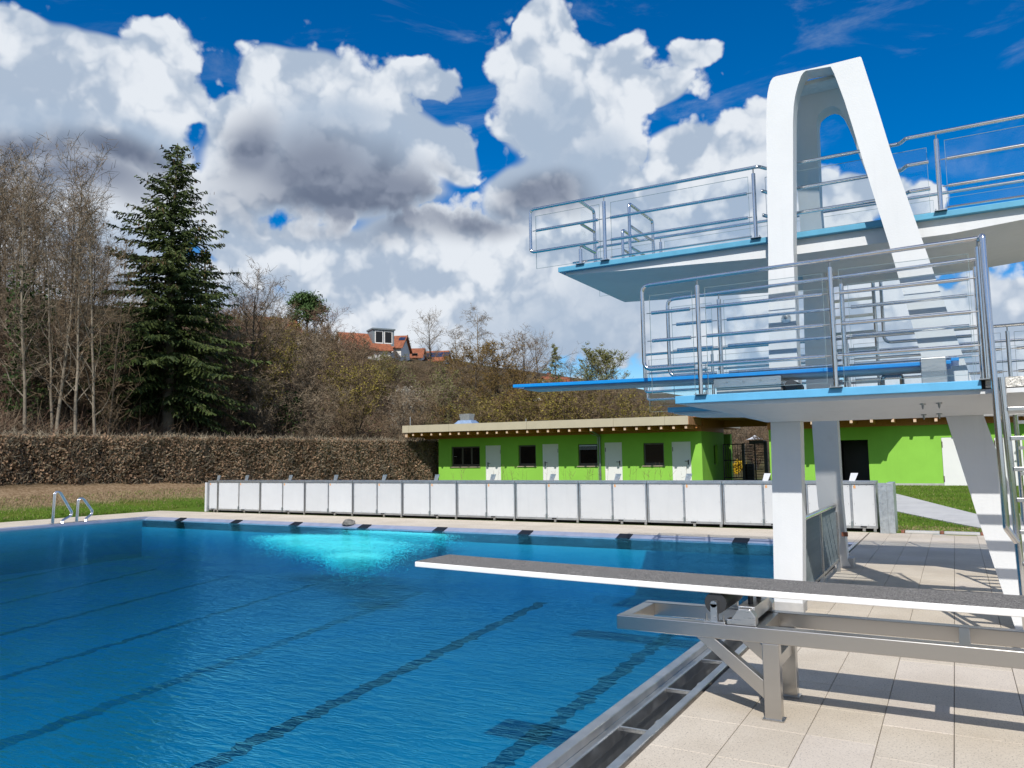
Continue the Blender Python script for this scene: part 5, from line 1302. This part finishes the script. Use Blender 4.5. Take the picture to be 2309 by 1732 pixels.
def small_conifer(px_, D, top, label):
    x, y, z = at(px_, D); t = thing('conifer', label, 'conifer', (x, y, z)); s = (z_at(px_, top, D)-z)/10.0; t.scale = (s, s, s); t.rotation_euler = (0, 0, px_)
    for nm, me in (('trunk', tm2), ('limbs', bm2), ('foliage', cm2)): o = bpy.data.objects.new(nm, me); COL.objects.link(o); o.parent = t
small_conifer(462, 47, 560, 'smaller dark conifer leaning out behind the right side of the tall conifer')
small_conifer(921, 150, 755, 'small round evergreen on the hilltop right of the orange roofs')
small_conifer(300, 50, 720, 'low green conifer behind the left side of the tall conifer')

# round crowned pine on the hill
def pine(px_, D, top, base, label):
    rg = random.Random(px_); g = np.random.default_rng(int(px_)); x, y, z = at(px_, D); H = z_at(px_, top, D)-z
    t = thing('pine_tree', label, 'pine', (x, y, z)); tr = MB(); tr.tube([(0, 0, -0.3), (0.1, 0, H*0.5), (-0.1, 0.1, H*0.92)], 0.22, 7, r1=0.05); 
    Cn = []
    for i in range(34):
        a = rg.uniform(0, 6.28); u = rg.random(); r = 2.4*math.sqrt(rg.random())*(1-0.5*u); p = Vector((math.cos(a)*r, math.sin(a)*r, H*(0.60+0.36*u))); Cn.append(p)
        tr.tube([(0, 0, H*(0.45+0.3*u)), (p.x*0.6, p.y*0.6, p.z-0.35), tuple(p)], 0.045, 3, r1=0.01)
    n = 190; c = np.concatenate([np.array(tuple(p))+g.normal(0, 1, (n, 3))*np.array([0.50, 0.50, 0.26]) for p in Cn]).astype(np.float32)
    A = rnd_dirs(g, len(c)).astype(np.float32)*0.16; B = np.cross(A, rnd_dirs(g, len(c))).astype(np.float32)*0.30
    V, Fq = quads(c, A, B); tr.build('trunk', BARKB, None); o = bpy.data.objects['trunk'] if False else None
    return t, tr, V, Fq
for px_, D, top, lab in ((688, 98, 660, 'round crowned green pine standing out above the hill skyline'),):
    t, tr, V, Fq = pine(px_, D, top, 0, lab)
    o = [q for q in COL.objects if q.name.startswith('trunk') and q.parent is None][-1]; o.parent = t
    cm3 = arr_mesh('crown', V, Fq); cm3.materials.append(PINE); o2 = bpy.data.objects.new('crown', cm3); COL.objects.link(o2); o2.parent = t

SL = ['brown twiggy shrub on the hillside', 'grey twiggy shrub on the hillside', 'yellow olive budding shrub on the hillside', 'reddish brown shrub on the hillside', 'ochre budding shrub on the hillside', 'fresh green budding shrub on the hillside']
# bare wood on the left
def top_left(px_): return float(np.interp(px_, [-150, 0, 40, 75, 130, 160, 215, 250, 290], [350, 372, 362, 425, 432, 472, 510, 580, 660]))
GL = 'bare trees of the wood behind the hedge'
n = 0; px_ = -170
while px_ < 300:
    for row, (d0, d1, dy) in enumerate(((36.5, 42, 55), (43, 50, 95), (52, 62, 40), (64, 80, 90))):
        if row == 3 and px_ % 2 < 1: continue
        pxx = px_+rv.uniform(-14, 14); D = rv.uniform(d0, d1); x, y, z = at(pxx, D)
        zt = z_at(pxx, top_left(pxx)+rv.uniform(-10, dy), D)
        plant(BARE[rv.randrange(5)], 'bare_tree', 'slender bare tree '+('in the front row behind the hedge' if row == 0 else 'in the second row behind the hedge' if row == 1 else 'deeper in the wood behind the hedge')+(', at the left picture edge' if pxx < 40 else ', above the pool handrails' if pxx < 190 else ', close left of the tall conifer'), 'tree', GL, x, y, z, max(6.0, zt-z)); n += 1
    px_ += 31
for px_, D, top in ((118, 37.2, 380), (163, 36.8, 395), (205, 37.0, 420), (60, 36.9, 362)):
    x, y, z = at(px_, D)
    plant(BARE[1 if px_ % 2 else 4], 'bare_tree', {118: 'pale trunked leaning bare tree just behind the hedge, above the left pool handrail', 163: 'bare tree with a light grey trunk behind the hedge, right of the pale leaning one',
        205: 'bare pale tree nearest the left side of the tall conifer', 60: 'tall pale bare tree near the left picture edge'}[px_], 'tree', GL, x, y, z, z_at(px_, top, D)-z)
for k in range(26):
    px_ = -60+k*22+rv.uniform(-9, 9); D = rv.uniform(39, 47); x, y, z = at(px_, D); kk = rv.choice((0, 1, 3, 0, 3))
    if not behind_hedge(x, y): continue
    plant(SHRUB[kk], 'shrub', SL[kk].replace('on the hillside', 'among the trunks behind the hedge')+(', at the left picture edge' if px_ < 60 else ', above the pool handrails' if px_ < 240 else ', around the foot of the tall conifer'), 'shrub', 'undergrowth behind the hedge, '+SL[kk].split(' shrub')[0], x, y, z, rv.uniform(2.4, 4.6), wide=1.25)
# taller bare trees between the conifer and the building
for px_, D, top, k, lab in ((560, 45, 655, 0, 'dark stemmed bare tree right of the tall conifer'), (585, 56, 690, 1, 'bare broad tree behind the dark stemmed tree right of the conifer'), (520, 52, 690, 2, 'reddish bare tree close to the right side of the conifer'),
        (740, 80, 705, 2, 'wide reddish bare tree below the round pine'), (970, 112, 720, 1, 'wide grey bare tree on the skyline right of the orange roofs'), (640, 66, 705, 0, 'brown bare tree left of the round pine'), (800, 92, 770, 2, 'low reddish bare tree in front of the orange roof')):
    x, y, z = at(px_, D); plant(BROAD[k], 'bare_tree', lab, 'tree', 'bare trees on the hillside', x, y, z, z_at(px_, top, D)-z)
for px_, D, top, P, lab in ((1083, 88, 703, BIRCH[0], 'tall pale birch rising highest on the skyline left of the blue springboard'), (1035, 90, 742, BIRCH[0], 'pale birch left of the tallest birch'), (1252, 92, 775, BIRCH[1], 'slim greenish birch above the blue springboard'),
        (1335, 95, 802, WILLOW, 'light green budding willow above the blue springboard'), (1368, 95, 806, WILLOW, 'second light green willow, nearest the lower platform tip'), (1185, 92, 768, BROAD[0], 'brown bare tree left of the slim greenish birch'), (1215, 98, 775, BROAD[1], 'grey bare tree touching the slim greenish birch'), (1290, 100, 830, BROAD[0], 'small bare tree beside the little red roof')):
    x, y, z = at(px_, D); plant(P, 'birch' if P in BIRCH else 'willow' if P is WILLOW else 'bare_tree', lab, 'tree', 'skyline trees by the springboard', x, y, z, z_at(px_, top, D)-z, wide=1.1)
for px_, D, top, k, lab in ((1068, 70, 800, 0, 'broad ochre budding tree left of the blue springboard tip'), (1125, 73, 790, 1, 'ochre budding tree at the tip of the blue springboard'), (1020, 74, 815, 1, 'dull ochre tree beside the roof vent'), (1165, 74, 835, 0, 'low ochre tree just under the blue springboard tip')):
    x, y, z = at(px_, D); plant(OCHRE[k], 'ochre_tree', lab, 'tree', 'ochre budding trees', x, y, z, z_at(px_, top, D)-z, wide=1.15)
# shrubs that cover the hillside
def zone(px_, D):
    a = 'right beside the tall conifer' if px_ < 560 else 'below the round pine, right of the conifer' if px_ < 740 else 'below the orange roofs' if px_ < 890 else 'left of and above the green building'
    b_ = 'just above the hedge' if D < 49 else 'low on the hillside' if D < 62 else 'halfway up the hillside' if D < 88 else 'near the hilltop'
    return b_+', '+a
cnt = 0
def skyline(px_): return float(np.interp(px_, [200, 420, 560, 640, 720, 790, 860, 920, 1000, 1060, 1150, 1250], [760, 700, 705, 720, 735, 768, 795, 815, 828, 820, 850, 868]))
for D in (42, 46, 51, 57, 64, 72, 81, 92, 104, 118):
    step = 2.6/D*1761*1.15; px_ = 330+rv.uniform(0, 40) if D > 44 else 480
    while px_ < 1040:
        pxx = px_+rv.uniform(-.3, .3)*step; DD = D*rv.uniform(0.96, 1.05); x, y, z = at(pxx, DD)
        if not behind_hedge(x, y): px_ += step; continue
        h = rv.uniform(3.6, 6.0); lim = z_at(pxx, skyline(pxx), DD)-z
        if lim > 2.0:
            h = min(h, lim); near_ = D < 60
            w = [4, 4, 2.6 if 560 < pxx < 760 else 1.2, 3, 0.5, 1.2 if pxx > 860 else 0.6]
            k = rv.choices(range(6), w)[0]
            if D in (57, 64) and 800 < pxx < 930 and rv.random() < 0.75: plant(WHITEB, 'blossoming_shrub', 'whitish blossoming shrub '+zone(pxx, DD), 'shrub', 'white blossoming shrubs', x, y, z, min(4.6, h))
            else: plant(SHRUB[k], 'shrub', SL[k].replace('on the hillside', zone(pxx, DD)), 'shrub', 'hillside shrubs, '+SL[k].split(' shrub')[0], x, y, z, h, wide=1.1)
            cnt += 1
        px_ += step
# yellow green thicket behind the building
for D in (55, 61, 68, 76):
    step = 2.6/D*1761; px_ = 985+rv.uniform(0, 30)
    while px_ < 1530:
        pxx = px_+rv.uniform(-.3, .3)*step; DD = D*rv.uniform(0.97, 1.04); x, y, z = at(pxx, DD)
        tp = float(np.interp(pxx, [980, 1060, 1160, 1300, 1420, 1480, 1540], [900, 905, 872, 868, 885, 925, 930]))+rv.uniform(-10, 18)
        k = rv.choices(range(6), [1.3, 1.0, 4.5, 0.4, 3.0, 1.5])[0]
        h = max(2.0, z_at(pxx, tp, DD)-z)
        plant(SHRUB[k], 'shrub', SL[k].replace('on the hillside', 'in the thicket behind the green building, '+('near the roof vent' if pxx < 1130 else 'around the street lamp' if pxx < 1300 else 'under the blue springboard')), 'shrub', 'thicket behind the building, '+SL[k].split(' shrub')[0], x, y, z, h, wide=1.2)
        px_ += step
for px_, D in ((1470, 82), (1505, 88), (1540, 80), (1580, 84), (1630, 66), (1665, 74), (1700, 78), (1735, 70), (1760, 80), (1645, 92), (1715, 95), (1790, 75), (1860, 80), (1900, 74), (2240, 80), (2290, 72), (2200, 90)):
    x, y, z = at(px_, D); k = rv.choice((0, 1, 3)); plant(SHRUB[k], 'shrub', SL[k].replace('on the hillside', 'far behind the building passage and roof'), 'shrub', 'far shrubs behind the passage, '+SL[k].split(' shrub')[0], x, y, z, rv.uniform(3.2, 4.6), wide=1.2)
x, y, z = at(1663, 57); YB = proto(190, BARKB, [TWIGB, YELLOW], H=2.0, r0=0.04, n1=24, n2=6, n3=6, crown0=0.1, spread=0.35, stems=5, tw=0.01, bud=2600, bud_s=0.05)
plant(YB, 'yellow_bush', 'small bright yellow flowering bush seen through the barred gate', 'shrub', None, x, y, z, 0.95)
# ivy on trunks and green undergrowth
g = np.random.default_rng(31); C = []
for px_, D, h0, h1, r in ((30, 37.5, 1, 7, 0.5), (88, 39, 0.5, 6.5, 0.55), (262, 42, 0.5, 5, 0.6), (228, 40, 0, 4.5, 0.7), (330, 43, 0, 3, 0.9), (545, 46, 0, 3.5, 0.8), (640, 47, 0, 2.5, 1.2)):
    x, y, z = at(px_, D); n = 700; a = g.uniform(0, 6.28, n); rr_ = r*np.sqrt(g.random(n)); C.append(np.stack([x+np.cos(a)*rr_, y+np.sin(a)*rr_, z+g.uniform(h0, h1, n)], 1))
C = np.concatenate(C).astype(np.float32); A = rnd_dirs(g, len(C)).astype(np.float32)*0.055; B = np.cross(A, rnd_dirs(g, len(C))).astype(np.float32)*0.9
V, Fq = quads(C, A, B); me = arr_mesh('ivy', V, Fq); me.materials.append(IVY); tag(link('ivy', me), 'dark green ivy climbing among the trunks behind the hedge', 'ivy', kind='stuff')
# brushwood covering the slope
g = np.random.default_rng(33); n = 52000
pxr = g.uniform(-150, 1010, n); Dr = 36+52*g.random(n)**1.5; P0 = np.empty((n, 3), np.float32)
for i in range(n): P0[i] = at(pxr[i], Dr[i])
ok = ~((P0[:, 1] > 35.5) & (P0[:, 1] < 45) & (P0[:, 0] > -27.6)) & (P0[:, 0] < -30.3+np.maximum(0, P0[:, 1]-26)*0.28); P0 = P0[ok]; n = len(P0)
d = rnd_dirs(g, n); d[:, 2] = np.abs(d[:, 2])*0.9+0.15; P0[:, 2] += g.uniform(-0.1, 0.5, n)*g.random(n); P1 = P0+d.astype(np.float32)*g.uniform(0.4, 2.2, n)[:, None]*g.uniform(0.4, 1, n)[:, None]
V, Fq = strips(P0, P1, g.uniform(0.008, 0.018, n), np.full(n, 0.005), g); me = arr_mesh('brushwood', V, Fq, g.integers(0, 3, n)); 
for m_ in (TWIGB, TWIGG, TWIGR): me.materials.append(m_)
tag(link('brushwood', me), 'tangled brushwood and dead stems covering the wooded slope', 'brushwood', kind='stuff')
n = 26000; pxr = g.uniform(-100, 1000, n); Dr = 36+30*g.random(n)**1.6; C = np.empty((n, 3), np.float32)
for i in range(n): C[i] = at(pxr[i], Dr[i])
ok = ~((C[:, 1] > 35.5) & (C[:, 1] < 45) & (C[:, 0] > -27.6)) & (C[:, 0] < -30.3+np.maximum(0, C[:, 1]-26)*0.28); C = C[ok]; n = len(C); C[:, 2] += g.uniform(0.01, 0.12, n)
A = rnd_dirs(g, n); A[:, 2] *= 0.4; B = np.cross(A, rnd_dirs(g, n)); s_ = g.uniform(0.03, 0.08, n)[:, None]
V, Fq = quads(C, (A*s_).astype(np.float32), (B*s_).astype(np.float32)); me = arr_mesh('leaf_litter', V, Fq, g.choice([0, 0, 0, 1], n)); me.materials.append(HEDGEL); me.materials.append(BUDG)
tag(link('leaf_litter', me), 'dead leaves and young weeds on the ground of the wood', 'leaf litter', kind='stuff')

# ---------------------------------------------------------------- clipped brown hedge
HL = [(-29.6, 2.0), (-29.75, 15.0), (-29.0, 24.0), (-27.4, 31.5), (-26.0, 37.6)]
def hedge_pt(s):
    f = s*(len(HL)-1); k = min(len(HL)-2, int(f)); u = f-k; return HL[k][0]*(1-u)+HL[k+1][0]*u, HL[k][1]*(1-u)+HL[k+1][1]*u
def hedge_base(x, y): return 0.58 if y < 26 else 0.58-0.10*(y-26)/11
hg = thing('hedge', 'long clipped brown beech hedge running from the left edge to the green building', 'hedge', (-28.5, 20, 0.6))
HH, HT = 2.22, 1.1
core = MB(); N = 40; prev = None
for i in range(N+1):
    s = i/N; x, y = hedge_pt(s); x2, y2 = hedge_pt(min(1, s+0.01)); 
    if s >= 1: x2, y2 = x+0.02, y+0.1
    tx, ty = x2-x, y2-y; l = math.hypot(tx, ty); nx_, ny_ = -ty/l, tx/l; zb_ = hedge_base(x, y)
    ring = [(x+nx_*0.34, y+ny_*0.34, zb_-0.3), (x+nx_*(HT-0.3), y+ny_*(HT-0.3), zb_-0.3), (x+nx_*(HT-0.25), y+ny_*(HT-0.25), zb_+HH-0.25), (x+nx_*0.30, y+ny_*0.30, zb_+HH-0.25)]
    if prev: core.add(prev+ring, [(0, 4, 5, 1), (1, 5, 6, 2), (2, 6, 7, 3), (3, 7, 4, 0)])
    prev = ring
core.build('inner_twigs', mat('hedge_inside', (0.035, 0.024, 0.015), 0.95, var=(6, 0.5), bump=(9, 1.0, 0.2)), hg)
def hedge_cloud(n, seed, hmax=1.0):
    g = np.random.default_rng(seed); s = g.random(n); f = s*(len(HL)-1); k = np.minimum(len(HL)-2, f.astype(int)); u = f-k; H_ = np.array(HL)
    P = H_[k]*(1-u[:, None])+H_[k+1]*u[:, None]; T = H_[k+1]-H_[k]; T /= np.linalg.norm(T, axis=1, keepdims=True); Nn = np.stack([-T[:, 1], T[:, 0]], 1)
    face = g.random(n); hgt = np.where(face < 0.80, g.random(n)**0.9*HH, HH*(1-0.10*g.random(n)))
    dep = np.where(face < 0.80, -0.05+0.42*g.random(n)**1.6, g.uniform(0.0, HT, n)) + 0.07*np.sin(s*90)+0.05*np.sin(s*233+hgt*3)
    hgt = hgt+0.05*np.sin(s*140)*(face >= 0.80)+g.exponential(0.03, n)*(face >= 0.8)
    z = np.where(P[:, 1] < 26, 0.58, 0.58-0.10*(P[:, 1]-26)/11)+hgt
    # nearer face looks towards the pool (+x side)
    XY = P + Nn*(dep)[:, None]
    return np.stack([XY[:, 0], XY[:, 1], z], 1).astype(np.float32), g
C, g = hedge_cloud(88000, 41); n = len(C); A = rnd_dirs(g, n); B = np.cross(A, rnd_dirs(g, n)); s_ = g.uniform(0.014, 0.038, n)[:, None]
V, Fq = quads(C, (A*s_*1.5).astype(np.float32), (B*s_).astype(np.float32)); me = arr_mesh('foliage', V, Fq, g.choice([0, 0, 0, 0, 1], n)); me.materials.append(HEDGEL); me.materials.append(BUDB)
me.transform(Matrix.Translation(-hg.location)); o = link('foliage', me, None, hg); o['kind'] = 'stuff'
C, g = hedge_cloud(42000, 43); d = rnd_dirs(g, len(C)); d[:, 2] += 0.35; P1 = C+d.astype(np.float32)*g.uniform(0.08, 0.30, len(C))[:, None]
V, Fq = strips(C, P1, g.uniform(0.006, 0.013, len(C)), np.full(len(C), 0.004), g); me = arr_mesh('twigs', V, Fq); me.materials.append(HEDGET)
me.transform(Matrix.Translation(-hg.location)); o = link('twigs', me, None, hg); o['kind'] = 'stuff'

# ---------------------------------------------------------------- grass
def tufts(name, label, pts_fn, n, seed, mats, h=(0.04, 0.09), w=0.010, pick=None):
    g = np.random.default_rng(seed); X, Y = pts_fn(g, n); Z = np.array([hz(a, b_) for a, b_ in zip(X, Y)])
    P0 = np.stack([X, Y, Z-0.01], 1).astype(np.float32); d = g.normal(0, 0.5, (len(X), 3)); d[:, 2] = 1; d /= np.linalg.norm(d, axis=1, keepdims=True)
    hh = g.uniform(h[0], h[1], len(X)); P1 = P0+(d*hh[:, None]).astype(np.float32)
    V, Fq = strips(P0, P1, np.full(len(X), w), np.full(len(X), w*0.2), g); me = arr_mesh(name, V, Fq, pick(g, X, Y) if pick else None)
    for m_ in mats: me.materials.append(m_)
    tag(link(name, me), label, 'grass', kind='stuff')
def left_pts(g, n):
    y = g.uniform(6, 36, n); x = DX0-0.03-4.2*g.random(n)**1.4; k = y < 99
    return x, y
tufts('lawn_grass', 'green grass strip between the pool deck and the bare soil on the left', left_pts, 46000, 51, [BLADE, DRYBLADE], (0.03, 0.10), 0.011, lambda g, X, Y: ((g.random(len(X)) < np.clip((-X-26.0)/1.0, 0.06, 0.85))).astype(np.int32))
def right_pts(g, n):
    y = 18.9+17.4*g.random(n)**1.25; px_l = -3.2; x = g.uniform(-3.2, 2.6, n)
    a, c = pp[0], pp[2]; a2, c2_ = pp[5], pp[3]
    def side(x, y, p, q): return (q.x-p.x)*(y-p.y)-(q.y-p.y)*(x-p.x)
    on = (side(x, y, a2, c2_) > 0) & (side(x, y, a, c) < 0)
    x, y = x[~on], y[~on]; return x, y
tufts('lawn_grass', 'green lawn between the path and the right part of the green building', right_pts, 60000, 53, [BLADE, DRYBLADE], (0.02, 0.065), 0.010, lambda g, X, Y: (g.random(len(X)) < np.where(Y < 20.3, 0.42, 0.05)).astype(np.int32))
def mid_pts(g, n): return g.uniform(-25, -3, n), g.uniform(19.6, 36, n)
tufts('lawn_grass', 'lawn between the white cabinets and the green building', mid_pts, 16000, 55, [BLADE, DRYBLADE], (0.03, 0.10), 0.014, lambda g, X, Y: (g.random(len(X)) < 0.15).astype(np.int32))
# bare saplings in front of the green wall
g = np.random.default_rng(57); P0, P1 = [], []
for c in (-23.6, -22.9, -20.9, -20.0, -19.2, -17.9, -17.0, -16.2, -15.6, -14.9, -13.6, -12.6, -11.6, -11.0, -6.7, -6.3):
    for _ in range(int(g.integers(2, 6))):
        x = c+g.normal(0, 0.25); y = 35.6+g.normal(0, 0.2); h = g.uniform(0.6, 1.15); a = np.array((x, y, 0.3)); b2 = a+np.array((g.normal(0, .12), g.normal(0, .1), h)); P0.append(a); P1.append(b2)
        for _k in range(2): u = g.uniform(.35, .8); m_ = a*(1-u)+b2*u; P0.append(m_); P1.append(m_+np.array((g.normal(0, .15), g.normal(0, .1), g.uniform(.1, .35))))
V, Fq = strips(P0, P1, np.full(len(P0), 0.0065), np.full(len(P0), 0.003), g); me = arr_mesh('bare_saplings', V, Fq); me.materials.append(TWIGR)
tag(link('bare_saplings', me), 'thin bare saplings planted in front of the green wall', 'saplings', kind='stuff')

# ---------------------------------------------------------------- houses on the hilltop
def house(label, px_, D, zbase, wdt, dep, wh, rh, rot, dormer=False, chim=False, solar=False, skyl=0):
    v = hdir(px_)*D; t = thing('house', label, 'house', (v.x, v.y, zbase), 'orange roofed houses on the hilltop'); t.rotation_euler = (0, 0, rot)
    def B(m, name, mt, par=None):
        me = m.mesh(name); o = link(name, me, mt, par or t); return o
    hw, hd = wdt/2, dep/2
    m = MB(); m.box(-hw, hw, -hd, hd, -3, wh)
    for s in (-1, 1): m.add([(s*hw, -hd, wh), (s*hw, hd, wh), (s*hw, 0, wh+rh-0.05)], [(0, 1, 2)])
    wall = B(m, 'wall', HOUSEW)
    o_ = 0.45; sl = rh/hd
    for s, nm in ((-1, 'roof'), (1, 'roof')):
        m = MB(); e = s*(hd+o_); ze = wh-o_*sl
        m.hexa([(-hw-.4, e, ze), (hw+.4, e, ze), (hw+.4, 0, wh+rh), (-hw-.4, 0, wh+rh), (-hw-.4, e, ze+.22), (hw+.4, e, ze+.22), (hw+.4, 0, wh+rh+.22), (-hw-.4, 0, wh+rh+.22)])
        # rows of tiles as raised courses
        for k in range(1, 14):
            u = k/14; yy = e*(1-u); zz = ze*(1-u)+(wh+rh)*u+.22
            m.hexa([(-hw-.4, yy, zz-.02), (hw+.4, yy, zz-.02), (hw+.4, yy*0.985, zz), (-hw-.4, yy*0.985, zz), (-hw-.4, yy, zz+.05), (hw+.4, yy, zz+.05), (hw+.4, yy*0.985, zz+.02), (-hw-.4, yy*0.985, zz+.02)])
        rf = B(m, nm, ROOFTILE)
        if s == -1:
            def on_roof(x, u, h=0.24): return (x, e*(1-u), ze*(1-u)+(wh+rh)*u+h)
            for k in range(skyl):
                x0 = hw*0.05+k*2.0
                B(MB().add([on_roof(x0, .55, .30), on_roof(x0+1.1, .55, .30), on_roof(x0+1.1, .80, .30), on_roof(x0, .80, .30)], [(0, 1, 2, 3)]), 'skylight', SOLAR, rf)
            if solar:
                for i in range(4):
                    for j in range(2): B(MB().add([on_roof(-hw*.3+i*1.3, .30+j*.26, .30), on_roof(-hw*.3+i*1.3+1.2, .30+j*.26, .30), on_roof(-hw*.3+i*1.3+1.2, .53+j*.26, .30), on_roof(-hw*.3+i*1.3, .53+j*.26, .30)], [(0, 1, 2, 3)]), 'solar_panel', SOLAR, rf)
    if chim: m = MB(); m.box(-hw*.4-.35, -hw*.4+.35, 0.4, 1.1, wh+rh-1, wh+rh+1.1); B(m, 'chimney', RUST)
    for k in range(max(2, int(wdt/2.5))):
        x0 = -hw+0.9+k*2.4
        if x0+1 < hw:
            f = B(MB().box(x0, x0+1.1, -hd-0.03, -hd+0.05, 0.7, 1.9), 'window', WINFRAME); B(MB().box(x0+.08, x0+1.02, -hd-0.04, -hd-0.031, .78, 1.82), 'pane', WINGLASS, f)
    if dormer:
        m = MB(); x0, x1 = hw*0.28, hw*0.28+3.6; m.hexa([(x0, -hd*.72, wh+.25*rh), (x1, -hd*.72, wh+.25*rh), (x1, .1, wh+.5*rh), (x0, .1, wh+.5*rh), (x0, -hd*.72, wh+rh+.55), (x1, -hd*.72, wh+rh+.55), (x1, .2, wh+rh+.75), (x0, .2, wh+rh+.75)])
        dm = B(m, 'dormer', ZINC)
        B(MB().box(x0-.15, x1+.15, -hd*.72-.25, .3, wh+rh+.56, wh+rh+.80), 'dormer_roof', ZINC, dm)
        for a_ in (x0+.35, x0+1.9):
            B(MB().box(a_, a_+1.4, -hd*.72-.03, -hd*.72+.02, wh+.38*rh, wh+rh+.40), 'window', HOUSEW, dm); B(MB().box(a_+.15, a_+1.25, -hd*.72-.05, -hd*.72-.031, wh+.45*rh, wh+rh+.25), 'pane', WINGLASS, dm)
    return t
def rz(px_, py_, D, wh, rh): return z_at(px_, py_, D)-wh-rh-0.2      # base height from the measured ridge
ry = YAW
def facing(px_, a): return ry+a+math.atan(-(px_-1154)/F)
house('largest orange roofed white house with a grey dormer on the hilltop', 815, 128, rz(815, 752, 128, 1.9, 2.7), 7.2, 7.0, 1.9, 2.7, facing(815, 0.30), True, False, False, 0)
house('orange roofed white house with two skylights right of the dormer house', 876, 136, rz(876, 758, 136, 1.8, 2.2), 6.0, 6.5, 1.8, 2.2, facing(876, -0.25), False, True, False, 2)
house('low orange roofed house with blue solar panels at the right end of the row', 972, 150, rz(972, 792, 150, 1.2, 2.0), 6.6, 6.5, 1.2, 2.0, facing(972, -0.25), False, False, True, 0)
house('orange roofed house half hidden by bare twigs right of the tall conifer', 610, 116, rz(610, 716, 116, 1.8, 2.4), 6.0, 7.0, 1.8, 2.4, facing(610, 0.3), False, False, False, 0)
house('small red roofed house peeping over the blue springboard', 1256, 150, rz(1256, 850, 150, 1.5, 1.6), 5.0, 6.0, 1.5, 1.6, facing(1256, 0.5), False, True, False, 0)
house('low orange roof between the skylight house and the solar panel house', 925, 146, rz(925, 786, 146, 1.2, 1.8), 5.0, 6.0, 1.2, 1.8, facing(925, -0.15), False, False, False, 0)
